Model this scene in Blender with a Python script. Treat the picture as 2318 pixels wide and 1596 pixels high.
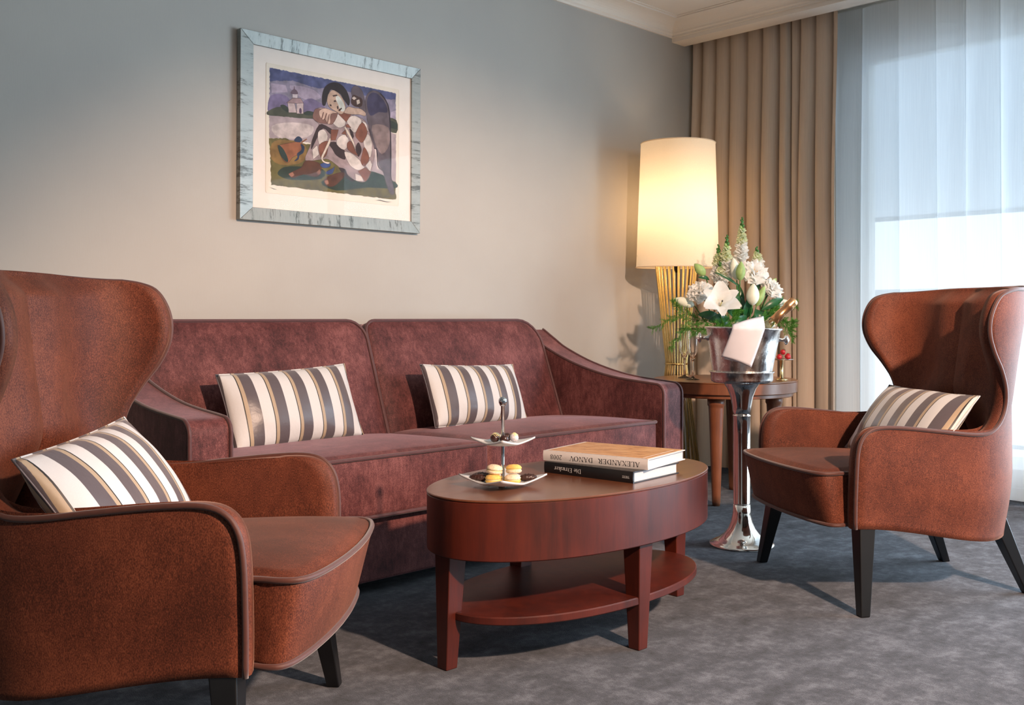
import bpy, bmesh, math, random
import numpy as np
from mathutils import Vector, Matrix
random.seed(7)
PI = math.pi
scene = bpy.context.scene
C = scene.collection
for o in list(bpy.data.objects): bpy.data.objects.remove(o)

# ---------------------------------------------------------------- camera
cam_d = bpy.data.cameras.new('camera'); cam = bpy.data.objects.new('camera', cam_d); C.objects.link(cam)
cam.location = (0, 0, 0.92); cam.rotation_euler = (PI/2, 0, -math.atan2(.6977, .7164))
cam_d.sensor_width = 36; cam_d.lens = 2260/2318*36; cam_d.shift_y = -80/2318; cam_d.clip_start = .05
scene.camera = cam
# ---------------------------------------------------------------- world, lights, exposure
w = bpy.data.worlds.new('sky'); scene.world = w; w.use_nodes = True
bg = w.node_tree.nodes['Background']; bg.inputs[0].default_value = (.80, .90, 1.0, 1); bg.inputs[1].default_value = 2.0
def light(name, kind, loc, rot, energy, color, **kw):
    d = bpy.data.lights.new(name, kind); d.energy = energy; d.color = color
    for k, v in kw.items(): setattr(d, k, v)
    o = bpy.data.objects.new(name, d); C.objects.link(o); o.location = loc; o.rotation_euler = rot
    return o
def aim(o, target):
    o.rotation_euler = (Vector(target)-o.location).to_track_quat('-Z', 'Y').to_euler()
key = light('ceiling_spotlight_behind_camera_offscreen', 'SPOT', (1.55, -1.35, 2.42), (0,0,0), 900, (1, .69, .51), spot_size=math.radians(66), spot_blend=.5, shadow_soft_size=.07)
aim(key, (2.55, 1.85, .1))
win = light('window_right_offscreen', 'AREA', (5.50, -.55, 1.25), (0, PI/2, 0), 270, (.68, .84, 1.0), shape='RECTANGLE', size=2.2, size_y=3.3)
vs = scene.view_settings
vs.view_transform = 'Standard'; vs.look = 'None'; vs.exposure = 0.25; vs.gamma = 1; vs.use_curve_mapping = False

# ---------------------------------------------------------------- helpers
def lin(c):
    return tuple(((x/255)/12.92 if x/255 <= .04045 else ((x/255+.055)/1.055)**2.4) for x in c[:3]) + (1,)
def new_mat(name):
    m = bpy.data.materials.new(name); m.use_nodes = True
    return m, m.node_tree, m.node_tree.nodes['Principled BSDF']
def node(nt, t, **kw):
    n = nt.nodes.new(t)
    for k, v in kw.items():
        if isinstance(k, str) and hasattr(n, k): setattr(n, k, v)
    return n
def coords(nt, scale=(1,1,1), space='Object'):
    tc = node(nt, 'ShaderNodeTexCoord'); mp = node(nt, 'ShaderNodeMapping')
    mp.inputs['Scale'].default_value = scale
    nt.links.new(tc.outputs[space], mp.inputs[0]); return mp.outputs[0]
def noise(nt, vec, scale, detail=4, rough=.55):
    n = node(nt, 'ShaderNodeTexNoise'); n.inputs['Scale'].default_value = scale
    n.inputs['Detail'].default_value = detail; n.inputs['Roughness'].default_value = rough
    nt.links.new(vec, n.inputs['Vector']); return n.outputs['Fac']
def ramp(nt, fac, stops, interp='LINEAR'):
    r = node(nt, 'ShaderNodeValToRGB'); r.color_ramp.interpolation = interp
    e = r.color_ramp.elements
    while len(e) < len(stops): e.new(.5)
    for i, (p, c) in enumerate(stops): e[i].position = p; e[i].color = c if len(c) == 4 else tuple(c)+(1,)
    nt.links.new(fac, r.inputs[0]); return r.outputs[0]
def mixc(nt, fac, a, b, blend='MIX'):
    m = node(nt, 'ShaderNodeMix', data_type='RGBA', blend_type=blend)
    for i, v in ((0, fac), (6, a), (7, b)):
        if isinstance(v, (int, float)): m.inputs[i].default_value = v
        elif isinstance(v, tuple): m.inputs[i].default_value = v if len(v) == 4 else v+(1,)
        else: nt.links.new(v, m.inputs[i])
    return m.outputs[2]
def bump(nt, b, h, strength=.2, dist=.002):
    n = node(nt, 'ShaderNodeBump'); n.inputs['Strength'].default_value = strength; n.inputs['Distance'].default_value = dist
    nt.links.new(h, n.inputs['Height']); nt.links.new(n.outputs[0], b.inputs['Normal'])
def simple(name, col, rough=.5, metal=0, var=.12, vscale=20, bstr=0, bscale=200, **kw):
    m, nt, b = new_mat(name); v = coords(nt)
    c = col if len(col) == 4 else tuple(col)+(1,)
    n = noise(nt, v, vscale)
    nt.links.new(ramp(nt, n, [(.3, tuple(x*(1-var) for x in c[:3])), (.7, tuple(min(1, x*(1+var)) for x in c[:3]))]), b.inputs['Base Color'])
    b.inputs['Roughness'].default_value = rough; b.inputs['Metallic'].default_value = metal
    if bstr: bump(nt, b, noise(nt, v, bscale, 2), bstr, .001)
    for k, x in kw.items(): b.inputs[k.replace('_', ' ')].default_value = x
    return m
def velvet(name, dark, mid, light_, sheen_col, sheen=.5, streak=1.0):
    m, nt, b = new_mat(name); v = coords(nt)
    big = noise(nt, v, 3.0, 3, .5); st = noise(nt, coords(nt, (1, 1, .28)), 110, 3, .65); fine = noise(nt, coords(nt, (1, 1, .5)), 560, 2)
    md = noise(nt, coords(nt, (1, 1, .7)), 16, 7, .72)
    def madd(x, k, y):
        a = node(nt, 'ShaderNodeMath', operation='MULTIPLY_ADD'); nt.links.new(x, a.inputs[0]); a.inputs[1].default_value = k
        if isinstance(y, float): a.inputs[2].default_value = y
        else: nt.links.new(y, a.inputs[2])
        return a.outputs[0]
    tot = .35+.55*streak+.30*streak+.45
    x = madd(big, .35/tot, 0.0); x = madd(md, .55*streak/tot, x); x = madd(st, .30*streak/tot, x); x = madd(fine, .45/tot, x)
    col = ramp(nt, x, [(.41, dark), (.5, mid), (.59, light_)])
    nt.links.new(col, b.inputs['Base Color']); b.inputs['Roughness'].default_value = .62
    b.inputs['Specular IOR Level'].default_value = .25
    b.inputs['Sheen Weight'].default_value = sheen; b.inputs['Sheen Roughness'].default_value = .38; b.inputs['Sheen Tint'].default_value = sheen_col+(1,)
    bump(nt, b, fine, .25, .0012); return m

def mk(name, verts, faces, mat=None, parent=None, smooth=True, loc=None, rot=None):
    me = bpy.data.meshes.new(name); me.from_pydata([tuple(v) for v in verts], [], faces); me.update()
    if smooth: me.polygons.foreach_set('use_smooth', [True]*len(me.polygons))
    o = bpy.data.objects.new(name, me); C.objects.link(o)
    if mat: me.materials.append(mat)
    if parent: o.parent = parent
    if loc is not None: o.location = loc
    if rot is not None: o.rotation_euler = rot
    return o
def fixn(o):
    bm = bmesh.new(); bm.from_mesh(o.data); bmesh.ops.recalc_face_normals(bm, faces=bm.faces); bm.to_mesh(o.data); bm.free(); return o
def tag(o, label=None, cat=None, group=None, kind=None):
    if label: o['label'] = label
    if cat: o['category'] = cat
    if group: o['group'] = group
    if kind: o['kind'] = kind
    return o
def thing(name, label, cat, loc=(0,0,0), rz=0, group=None):
    o = bpy.data.objects.new(name, None); C.objects.link(o); o.empty_display_size = .1
    o.location = loc; o.rotation_euler = (0, 0, rz); return tag(o, label, cat, group)
def copy_tree(o, parent=None):
    c = o.copy(); C.objects.link(c); c.parent = parent
    for ch in list(o.children): copy_tree(ch, c)
    return c
def box_geo(x0, x1, y0, y1, z0, z1):
    v = [(x, y, z) for x in (x0, x1) for y in (y0, y1) for z in (z0, z1)]
    return v, [(0,1,3,2), (4,6,7,5), (0,4,5,1), (2,3,7,6), (0,2,6,4), (1,5,7,3)]
def box(name, x0, x1, y0, y1, z0, z1, mat, parent=None, bev=0, seg=2):
    v, f = box_geo(x0, x1, y0, y1, z0, z1); o = mk(name, v, f, mat, parent, smooth=bev > 0)
    if bev: addbev(o, bev, seg)
    return o
def addbev(o, wd, seg=2, ang=35):
    b = o.modifiers.new('bevel', 'BEVEL'); b.width = wd; b.segments = seg; b.limit_method = 'ANGLE'; b.angle_limit = math.radians(ang); b.harden_normals = True
    return o
def boxes(name, lst, mat, parent=None):
    V, F = [], []
    for b in lst:
        v, f = box_geo(*b); n = len(V); V += v; F += [tuple(i+n for i in q) for q in f]
    return mk(name, V, F, mat, parent, smooth=False)
def lathe_geo(prof, seg=48):
    V, F = [], []
    for r, z in prof:
        for i in range(seg):
            a = 2*PI*i/seg; V.append((r*math.cos(a), r*math.sin(a), z))
    for k in range(len(prof)-1):
        for i in range(seg):
            j = (i+1) % seg; F.append((k*seg+i, k*seg+j, (k+1)*seg+j, (k+1)*seg+i))
    if prof[0][0] > 1e-4: F.append(tuple(range(seg))[::-1])
    if prof[-1][0] > 1e-4: F.append(tuple((len(prof)-1)*seg+i for i in range(seg)))
    return V, F
def lathe(name, prof, mat, parent=None, loc=None, seg=48, caps=True, rot=None):
    V, F = lathe_geo(prof, seg)
    if not caps: F = [f for f in F if len(f) == 4]
    return mk(name, V, F, mat, parent, loc=loc, rot=rot)
def tube_geo(pts, r, seg=8, closed=False):
    P = [Vector(p) for p in pts]; n = len(P); V, F = [], []
    rr = r if hasattr(r, '__len__') else [r]*n
    up = None
    for i in range(n):
        a = P[(i-1) % n] if (closed or i > 0) else P[i]; b = P[(i+1) % n] if (closed or i < n-1) else P[i]
        t = (b-a); t = t.normalized() if t.length > 1e-9 else Vector((0,0,1))
        if up is None:
            up = Vector((0,0,1)) if abs(t.z) < .9 else Vector((1,0,0))
        s = t.cross(up)
        if s.length < 1e-6: s = t.cross(Vector((1,.3,.2)))
        s.normalize(); up = s.cross(t).normalized()
        for k in range(seg):
            q = 2*PI*k/seg; V.append(P[i]+(s*math.cos(q)+up*math.sin(q))*rr[i])
    m = n if closed else n-1
    for i in range(m):
        for k in range(seg):
            i2 = (i+1) % n; k2 = (k+1) % seg
            F.append((i*seg+k, i*seg+k2, i2*seg+k2, i2*seg+k))
    if not closed:
        F.append(tuple(range(seg))[::-1]); F.append(tuple((n-1)*seg+k for k in range(seg)))
    return V, F
def tube(name, pts, r, mat, parent=None, seg=8, closed=False):
    V, F = tube_geo(pts, r, seg, closed); return mk(name, V, F, mat, parent)
def merge(geos):
    V, F = [], []
    for v, f in geos:
        n = len(V); V += list(v); F += [tuple(i+n for i in q) for q in f]
    return V, F
def grid_geo(fn, nu, nv, closed_u=False):
    V = [fn(i/(nu if closed_u else nu-1), j/(nv-1)) for j in range(nv) for i in range(nu)]
    F = []
    for j in range(nv-1):
        for i in range(nu if closed_u else nu-1):
            i2 = (i+1) % nu; F.append((j*nu+i, j*nu+i2, (j+1)*nu+i2, (j+1)*nu+i))
    return V, F
def catmull(pts, n=6):
    P = [Vector(p) for p in pts]; out = []
    for i in range(len(P)-1):
        p0 = P[max(i-1, 0)]; p1 = P[i]; p2 = P[i+1]; p3 = P[min(i+2, len(P)-1)]
        for k in range(n):
            t = k/n; out.append(.5*((2*p1)+(p2-p0)*t+(2*p0-5*p1+4*p2-p3)*t*t+(3*p1-p0-3*p2+p3)*t**3))
    out.append(P[-1]); return out
def rrect(x0, x1, y0, y1, rad, n=6):
    """CCW rounded rectangle; rad = one radius or (bl, br, tr, tl)"""
    if not hasattr(rad, '__len__'): rad = (rad,)*4
    pts = []
    def line(a, b, k):
        for i in range(1, k): pts.append((a[0]+(b[0]-a[0])*i/k, a[1]+(b[1]-a[1])*i/k))
    cs = [((x0, y0), rad[0], PI), ((x1, y0), rad[1], 1.5*PI), ((x1, y1), rad[2], 0), ((x0, y1), rad[3], .5*PI)]
    arcs = []
    for (cx_, cy_), r, a0 in cs:
        sx = 1 if cx_ == x0 else -1; sy = 1 if cy_ == y0 else -1
        arcs.append([(cx_+sx*r+r*math.cos(a0+.5*PI*i/n), cy_+sy*r+r*math.sin(a0+.5*PI*i/n)) for i in range(n+1)])
    for k in range(4):
        pts += arcs[k]; line(arcs[k][-1], arcs[(k+1) % 4][0], 10)
    return pts
def slab_geo(outline, w0, w1, r, top=0, bot=0, f=lambda u, v, w: (u, v, w), center=None, seg=3, rings=(.97, .92, .84, .7, .5, .25)):
    """outline CCW in (u,v); solid between w0 and w1 with rounded edges and crowned caps"""
    n = len(outline); P = np.array(outline, float)
    t = np.roll(P, -1, 0)-np.roll(P, 1, 0); t /= np.linalg.norm(t, axis=1)[:, None]+1e-12
    nrm = np.stack([t[:, 1], -t[:, 0]], 1)
    ctr = P.mean(0) if center is None else np.array(center)
    R = []
    inn = P-nrm*r
    lo, hi = P.min(0), P.max(0); bc, bh = (lo+hi)/2, (hi-lo)/2
    def crown(pts, amp):
        q = np.clip(np.abs((pts-bc)/bh), 0, 1); return amp*(1-q[:, 0]**5)*(1-q[:, 1]**3)
    for s in reversed(rings): R.append((ctr+(inn-ctr)*s, w0-crown(ctr+(inn-ctr)*s, bot)))
    for i in range(seg+1):
        a = .5*PI*i/seg; R.append((P-nrm*r*(1-math.sin(a)), w0+r*(1-math.cos(a))))
    for i in range(seg+1):
        a = .5*PI*i/seg; R.append((P-nrm*r*(1-math.cos(a)), w1-r+r*math.sin(a)))
    for s in rings: R.append((ctr+(inn-ctr)*s, w1+crown(ctr+(inn-ctr)*s, top)))
    V = []
    for pts, wv in R:
        wv = np.broadcast_to(wv, (n,)); V += [f(p[0], p[1], float(z_)) for p, z_ in zip(pts, wv)]
    V.append(f(ctr[0], ctr[1], w0-bot)); V.append(f(ctr[0], ctr[1], w1+top))
    F = []
    for k in range(len(R)-1):
        for i in range(n):
            j = (i+1) % n; F.append((k*n+i, k*n+j, (k+1)*n+j, (k+1)*n+i))
    L = len(R)-1
    for i in range(n):
        j = (i+1) % n; F.append((len(V)-2, j, i)); F.append((L*n+i, L*n+j, len(V)-1))
    return V, F
def slab(name, outline, w0, w1, r, mat, parent=None, **kw):
    V, F = slab_geo(outline, w0, w1, r, **kw); o = fixn(mk(name, V, F, mat, parent))
    if kw.get('seg') == 1: o.data.set_sharp_from_angle(angle=math.radians(25))
    return o
def smooth(a, b, x):
    t = min(1, max(0, (x-a)/(b-a))); return t*t*(3-2*t)

# ---------------------------------------------------------------- materials
M = {}
def wallm():
    m, nt, b = new_mat('wall_paper'); v = coords(nt, (1, 1, 1))
    nt.links.new(ramp(nt, noise(nt, v, 2.0, 3), [(.3, lin((170, 165, 158))), (.7, lin((176, 171, 163)))]), b.inputs['Base Color'])
    b.inputs['Roughness'].default_value = .75
    bump(nt, b, noise(nt, coords(nt, (1, 1, .12)), 260, 2), .12, .001); return m
M['wall'] = wallm()
M['ceil'] = simple('ceiling_paint', lin((226, 216, 204)), .8, var=.02, vscale=3)
M['white_paint'] = simple('white_paint', lin((225, 226, 220)), .4, var=.02, vscale=3)
def carpet():
    m, nt, b = new_mat('carpet'); v = coords(nt)
    big = noise(nt, coords(nt, (1, 1.5, 1)), 7.5, 7, .7); mid = noise(nt, coords(nt, (1.5, 1, 1)), 28, 5, .7); fine = noise(nt, v, 330, 2)
    a = node(nt, 'ShaderNodeMath', operation='MULTIPLY_ADD'); nt.links.new(mid, a.inputs[0]); a.inputs[1].default_value = .55; nt.links.new(big, a.inputs[2])
    a2 = node(nt, 'ShaderNodeMath', operation='MULTIPLY_ADD'); nt.links.new(fine, a2.inputs[0]); a2.inputs[1].default_value = .32; nt.links.new(a.outputs[0], a2.inputs[2])
    a3 = node(nt, 'ShaderNodeMath', operation='MULTIPLY'); nt.links.new(a2.outputs[0], a3.inputs[0]); a3.inputs[1].default_value = .535
    nt.links.new(ramp(nt, a3.outputs[0], [(.36, lin((28, 31, 36))), (.5, lin((66, 69, 77))), (.62, lin((104, 107, 115)))]), b.inputs['Base Color'])
    b.inputs['Roughness'].default_value = .95; b.inputs['Specular IOR Level'].default_value = .1
    b.inputs['Sheen Weight'].default_value = .1; b.inputs['Sheen Roughness'].default_value = .6
    bump(nt, b, fine, .6, .004); return m
M['carpet'] = carpet()
M['chair'] = velvet('rust_velvet', lin((64, 31, 21)), lin((98, 50, 34)), lin((128, 71, 49)), (1, .62, .48), .16, .28)
M['sofa'] = velvet('burgundy_velvet', lin((56, 26, 26)), lin((94, 50, 49)), lin((130, 80, 77)), (1, .66, .72), .34, .9)
M['chair_pipe'] = simple('rust_piping', lin((78, 38, 27)), .6, var=.15, vscale=60, Sheen_Weight=.3)
M['sofa_pipe'] = simple('burgundy_piping', lin((78, 38, 38)), .6, var=.15, vscale=60, Sheen_Weight=.3)
M['black_wood'] = simple('black_lacquered_wood', lin((16, 15, 16)), .32, var=.2)
def wood(name, dark, mid, lt, rough, sc=(14, 14, 1.2), coat=.2):
    m, nt, b = new_mat(name); v = coords(nt, sc)
    n = noise(nt, v, 2.2, 6, .6); n2 = noise(nt, coords(nt, (60, 60, 4)), 5, 2); big = noise(nt, coords(nt), 3.5, 3)
    c = ramp(nt, n, [(.3, dark), (.52, mid), (.75, lt)])
    c = mixc(nt, .35, c, ramp(nt, n2, [(.35, dark), (.65, mid)]))
    c = mixc(nt, .35, c, ramp(nt, big, [(.35, dark), (.65, lt)]))
    nt.links.new(c, b.inputs['Base Color']); b.inputs['Roughness'].default_value = rough
    b.inputs['Coat Weight'].default_value = coat; b.inputs['Coat Roughness'].default_value = .25
    return m
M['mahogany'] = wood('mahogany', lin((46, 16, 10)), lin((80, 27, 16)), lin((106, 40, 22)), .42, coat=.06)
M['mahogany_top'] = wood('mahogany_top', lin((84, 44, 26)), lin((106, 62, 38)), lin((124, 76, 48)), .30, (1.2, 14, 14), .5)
M['walnut'] = wood('walnut', lin((96, 52, 32)), lin((132, 78, 50)), lin((156, 98, 66)), .34)
M['walnut_top'] = wood('walnut_top', lin((112, 66, 40)), lin((146, 92, 58)), lin((164, 110, 72)), .28, (1.2, 14, 14), .4)
M['chrome'] = simple('chrome', (.62, .64, .66), .08, 1, var=.03)
def silver():
    m, nt, b = new_mat('silver_plate'); v = coords(nt, (1, 1, .5))
    n = noise(nt, v, 55, 6, .7)
    nt.links.new(ramp(nt, n, [(.35, (.55, .50, .47)), (.6, (.86, .83, .80))]), b.inputs['Base Color'])
    b.inputs['Metallic'].default_value = 1
    nt.links.new(ramp(nt, n, [(.4, (.16,)*3), (.62, (.30,)*3)]), b.inputs['Roughness'])
    bump(nt, b, n, .35, .002); return m
M['silver_wet'] = silver()
M['silver'] = simple('polished_silver', (.86, .83, .79), .09, 1, var=.03)
M['brass'] = simple('brushed_brass', (.72, .53, .22), .26, 1, var=.08)
M['brass_light'] = simple('pale_brass', (.78, .62, .33), .22, 1, var=.05)
def stripes(name, phase, sgn=1):
    m, nt, b = new_mat(name); tc = node(nt, 'ShaderNodeTexCoord'); sp = node(nt, 'ShaderNodeSeparateXYZ'); nt.links.new(tc.outputs['Object'], sp.inputs[0])
    a = node(nt, 'ShaderNodeMath', operation='MULTIPLY_ADD'); nt.links.new(sp.outputs[0], a.inputs[0]); a.inputs[1].default_value = sgn/.0975; a.inputs[2].default_value = phase
    fr = node(nt, 'ShaderNodeMath', operation='FRACT'); nt.links.new(a.outputs[0], fr.inputs[0])
    wv = noise(nt, coords(nt), 900, 2)
    col = ramp(nt, fr.outputs[0], [(0, lin((212, 209, 208))), (.43, lin((28, 24, 26))), (.465, lin((176, 154, 128))), (.59, lin((92, 82, 86)))], 'CONSTANT')
    c2 = mixc(nt, .12, col, ramp(nt, wv, [(.3, (.1, .1, .1)), (.7, (1, 1, 1))]), 'MULTIPLY')
    nt.links.new(c2, b.inputs['Base Color'])
    nt.links.new(ramp(nt, fr.outputs[0], [(0, (.6,)*3), (.43, (.5,)*3), (.59, (.36,)*3)], 'CONSTANT'), b.inputs['Roughness'])
    b.inputs['Sheen Weight'].default_value = .2
    bump(nt, b, noise(nt, coords(nt), 22, 3), .25, .006); return m
M['stripe'] = stripes('striped_satin', 10.69); M['stripe2'] = stripes('striped_satin_turned', 10.05, -1)
def cloth_thin(name, col, transl, transp=0, rough=.8, var=.04, sc=(1, 1, .02), nscale=180):
    m, nt, b = new_mat(name); nt.nodes.remove(b); out = nt.nodes['Material Output']
    n = noise(nt, coords(nt, sc), nscale, 2)
    c = ramp(nt, n, [(.3, tuple(x*(1-var) for x in col[:3])), (.7, tuple(min(1, x*(1+var)) for x in col[:3]))])
    d = node(nt, 'ShaderNodeBsdfDiffuse'); t = node(nt, 'ShaderNodeBsdfTranslucent'); mx = node(nt, 'ShaderNodeMixShader')
    nt.links.new(c, d.inputs[0]); nt.links.new(c, t.inputs[0]); mx.inputs[0].default_value = transl
    nt.links.new(d.outputs[0], mx.inputs[1]); nt.links.new(t.outputs[0], mx.inputs[2]); last = mx.outputs[0]
    if transp:
        tr = node(nt, 'ShaderNodeBsdfTransparent'); m2 = node(nt, 'ShaderNodeMixShader'); m2.inputs[0].default_value = transp
        nt.links.new(last, m2.inputs[1]); nt.links.new(tr.outputs[0], m2.inputs[2]); last = m2.outputs[0]
    nt.links.new(last, out.inputs[0]); return m
M['curtain'] = cloth_thin('taupe_curtain_fabric', lin((204, 186, 168)), .12, var=.05)
M['sheer'] = cloth_thin('sheer_voile', (.93, .955, .98), .64, .22, var=.03)
M['shade'] = cloth_thin('lamp_shade_fabric', lin((250, 236, 214)), .5, var=.03, sc=(1, 1, 1), nscale=300)
M['screen'] = cloth_thin('outdoor_screen_fabric', lin((222, 228, 234)), .78, var=.06, sc=(1, 1, 1), nscale=240)
def glass(name, tint=(1, 1, 1), ior=1.45, rough=0):
    m, nt, b = new_mat(name); b.inputs['Base Color'].default_value = tint+(1,); b.inputs['Transmission Weight'].default_value = 1
    b.inputs['IOR'].default_value = ior; b.inputs['Roughness'].default_value = rough; return m
M['glass'] = glass('clear_glass')
M['bottle'] = glass('pale_gold_bottle_glass', (.86, .80, .45))
M['frost'] = simple('frosted_plate_glass', lin((226, 228, 230)), .3, var=.03, Transmission_Weight=.25)
def pane(name='window_glass', k0=.03, k1=.5):
    m, nt, b = new_mat(name); nt.nodes.remove(b)
    g = node(nt, 'ShaderNodeBsdfGlossy'); g.inputs['Roughness'].default_value = .02; t = node(nt, 'ShaderNodeBsdfTransparent'); t.inputs[0].default_value = (.97, .985, .985, 1)
    lw = node(nt, 'ShaderNodeLayerWeight'); lw.inputs[0].default_value = .5; mx = node(nt, 'ShaderNodeMixShader')
    p = node(nt, 'ShaderNodeMath', operation='POWER'); p.inputs[1].default_value = 4; nt.links.new(lw.outputs['Facing'], p.inputs[0])
    q = node(nt, 'ShaderNodeMath', operation='MULTIPLY_ADD'); q.inputs[1].default_value = k1; q.inputs[2].default_value = k0; nt.links.new(p.outputs[0], q.inputs[0])
    nt.links.new(q.outputs[0], mx.inputs[0]); nt.links.new(t.outputs[0], mx.inputs[1]); nt.links.new(g.outputs[0], mx.inputs[2])
    nt.links.new(mx.outputs[0], nt.nodes['Material Output'].inputs[0]); return m
M['pane'] = pane(); M['picture_glass'] = pane('picture_glass', .006, .25)
M['foil'] = simple('copper_foil', (.80, .42, .20), .28, 1, var=.15, bstr=.5, bscale=160)
M['linen'] = simple('white_linen', lin((224, 222, 230)), .85, var=.03, bstr=.15, bscale=500)
M['petal'] = cloth_thin('white_petal', lin((252, 251, 247)), .42, var=.03, sc=(1, 1, 1), nscale=60)
M['cream_petal'] = cloth_thin('cream_green_petal', lin((236, 240, 208)), .42, var=.06, sc=(1, 1, 1), nscale=60)
M['bud'] = simple('lily_bud_green', lin((150, 178, 106)), .5, var=.2, vscale=40)
M['bud_white'] = simple('lily_bud_white', lin((232, 234, 214)), .5, var=.06, vscale=40)
M['leaf'] = simple('glossy_leaf', lin((26, 82, 40)), .32, var=.35, vscale=30)
M['fern'] = simple('asparagus_fern', lin((84, 148, 52)), .55, var=.35, vscale=40)
M['stem'] = simple('flower_stem', lin((58, 112, 44)), .5, var=.2)
M['anther'] = simple('stamen_yellow', lin((200, 196, 92)), .5)
M['stigma'] = simple('dark_stigma', lin((40, 36, 30)), .6)
M['pollen'] = simple('peony_heart', lin((224, 176, 50)), .6)
M['choc'] = simple('dark_chocolate', lin((52, 28, 22)), .38, var=.3, vscale=120, bstr=.4, bscale=160)
M['choc_smooth'] = simple('truffle_chocolate', lin((56, 34, 30)), .25, var=.15)
M['cream'] = simple('white_chocolate', lin((226, 212, 160)), .5, var=.1, vscale=120)
M['coco'] = simple('icing_sugar', lin((206, 200, 204)), .9, var=.35, vscale=260, bstr=.6, bscale=260)
M['macaron_y'] = simple('yellow_macaron_shell', lin((226, 184, 98)), .75, var=.22, vscale=160, bstr=.2, bscale=300)
M['macaron_w'] = simple('speckled_macaron_shell', lin((226, 206, 176)), .75, var=.28, vscale=220, bstr=.2, bscale=300)
M['berry'] = simple('strawberry_red', lin((170, 26, 34)), .35, var=.25, vscale=160, bstr=.5, bscale=180)
M['plate_metal'] = simple('small_plate_metal', (.7, .68, .7), .2, 1)
M['paper'] = simple('book_pages', lin((196, 196, 198)), .8, var=.08, vscale=200)
M['book_white'] = simple('white_dust_jacket', lin((222, 216, 212)), .35, var=.02)
M['book_black'] = simple('black_dust_jacket', lin((26, 26, 28)), .3, var=.1)
M['ink_black'] = simple('black_ink', lin((24, 22, 22)), .5)
M['ink_white'] = simple('white_ink', lin((232, 232, 230)), .5)
def cover():
    m, nt, b = new_mat('printed_cover'); n = noise(nt, coords(nt, (9, 3, 1)), 6, 8, .75)
    nt.links.new(ramp(nt, n, [(.32, lin((110, 66, 40))), (.46, lin((188, 132, 84))), (.6, lin((206, 160, 112))), (.72, lin((146, 92, 52)))]), b.inputs['Base Color']); b.inputs['Roughness'].default_value = .35; return m
M['cover'] = cover()
def leafsilver(name, sc):
    m, nt, b = new_mat(name); n = noise(nt, coords(nt, sc), 9, 8, .8); big = noise(nt, coords(nt), 6, 3)
    cr = ramp(nt, n, [(.40, lin((56, 58, 56))), (.46, lin((140, 144, 140))), (.7, lin((158, 160, 156)))])
    nt.links.new(mixc(nt, .25, cr, ramp(nt, big, [(.35, lin((124, 132, 130))), (.65, lin((166, 162, 154)))])), b.inputs['Base Color'])
    b.inputs['Metallic'].default_value = .35; b.inputs['Roughness'].default_value = .45; return m
M['frame_h'] = leafsilver('silver_leaf_rail', (4, 1, .6)); M['frame_v'] = leafsilver('silver_leaf_stile', (.6, 1, 4))
M['mat_board'] = simple('cream_mount_board', lin((226, 212, 202)), .85, var=.02)
M['paper_art'] = simple('art_paper', lin((220, 206, 190)), .85, var=.03)
M['black_plastic'] = simple('black_plastic', lin((14, 13, 13)), .4)
M['rail'] = simple('grey_rail', lin((140, 150, 158)), .4)
M['slab'] = simple('pale_balcony_tile', lin((214, 214, 212)), .7)

# ---------------------------------------------------------------- the room
WY, WX, ZC = 3.58, 5.27, 2.65
def struct(o): return tag(o, kind='structure')
XL, YF = -2.4, -2.6
struct(box('floor', XL, WX+.15, YF, WY, -.1, 0, M['carpet']))
struct(box('ceiling', XL, WX+.15, YF, WY, ZC, ZC+.1, M['ceil']))
struct(box('wall_back', XL-.1, WX+.15, WY, WY+.12, -.1, ZC+.1, M['wall']))
struct(box('wall_left', XL-.1, XL, YF, WY, -.1, ZC+.1, M['wall']))
struct(box('wall_front', XL-.1, WX+.15, YF-.12, YF, -.1, ZC+.1, M['wall']))
W0, W1, WT = -2.3, 2.72, 2.474
struct(boxes('wall_right', [(WX, WX+.15, W1, WY, 0, ZC), (WX, WX+.15, YF, W0, 0, ZC), (WX, WX+.15, W0, W1, WT, ZC)], M['white_paint']))
# window frame, sash, panes
wn = struct(bpy.data.objects.new('window_1', None)); C.objects.link(wn); wn.location = (WX+.06, 1, 0)
def wl(y): return y-1
frame_parts = [(-.03, .05, wl(W0), wl(W1), WT-.065, WT), (-.03, .05, wl(W0), wl(W1), .0, .06), (-.03, .05, wl(W1)-.065, wl(W1), .06, WT-.065), (-.03, .05, wl(W0), wl(W0)+.065, .06, WT-.065)]
for b_ in frame_parts: box('window_frame', *b_, M['white_paint'], wn, .006)
ymid = .92
for (a, b) in ((ymid+.02, W1-.07), (-.70+.02, ymid-.02), (W0+.07, -.70-.02)):
    z0, z1 = .07, WT-.07
    for q in [(-.05, .03, wl(a), wl(b), z1-.075, z1), (-.05, .03, wl(a), wl(b), z0, z0+.09), (-.05, .03, wl(b)-.065, wl(b), z0+.09, z1-.075), (-.05, .03, wl(a), wl(a)+.065, z0+.09, z1-.075)]:
        box('sash', *q, M['white_paint'], wn, .006)
    box('pane', -.012, -.006, wl(a)+.065, wl(b)-.065, z0+.09, z1-.075, M['pane'], wn)
box('hinge', -.062, -.05, wl(2.62), wl(2.60), 2.28, 2.36, M['rail'], wn, .003)
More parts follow.
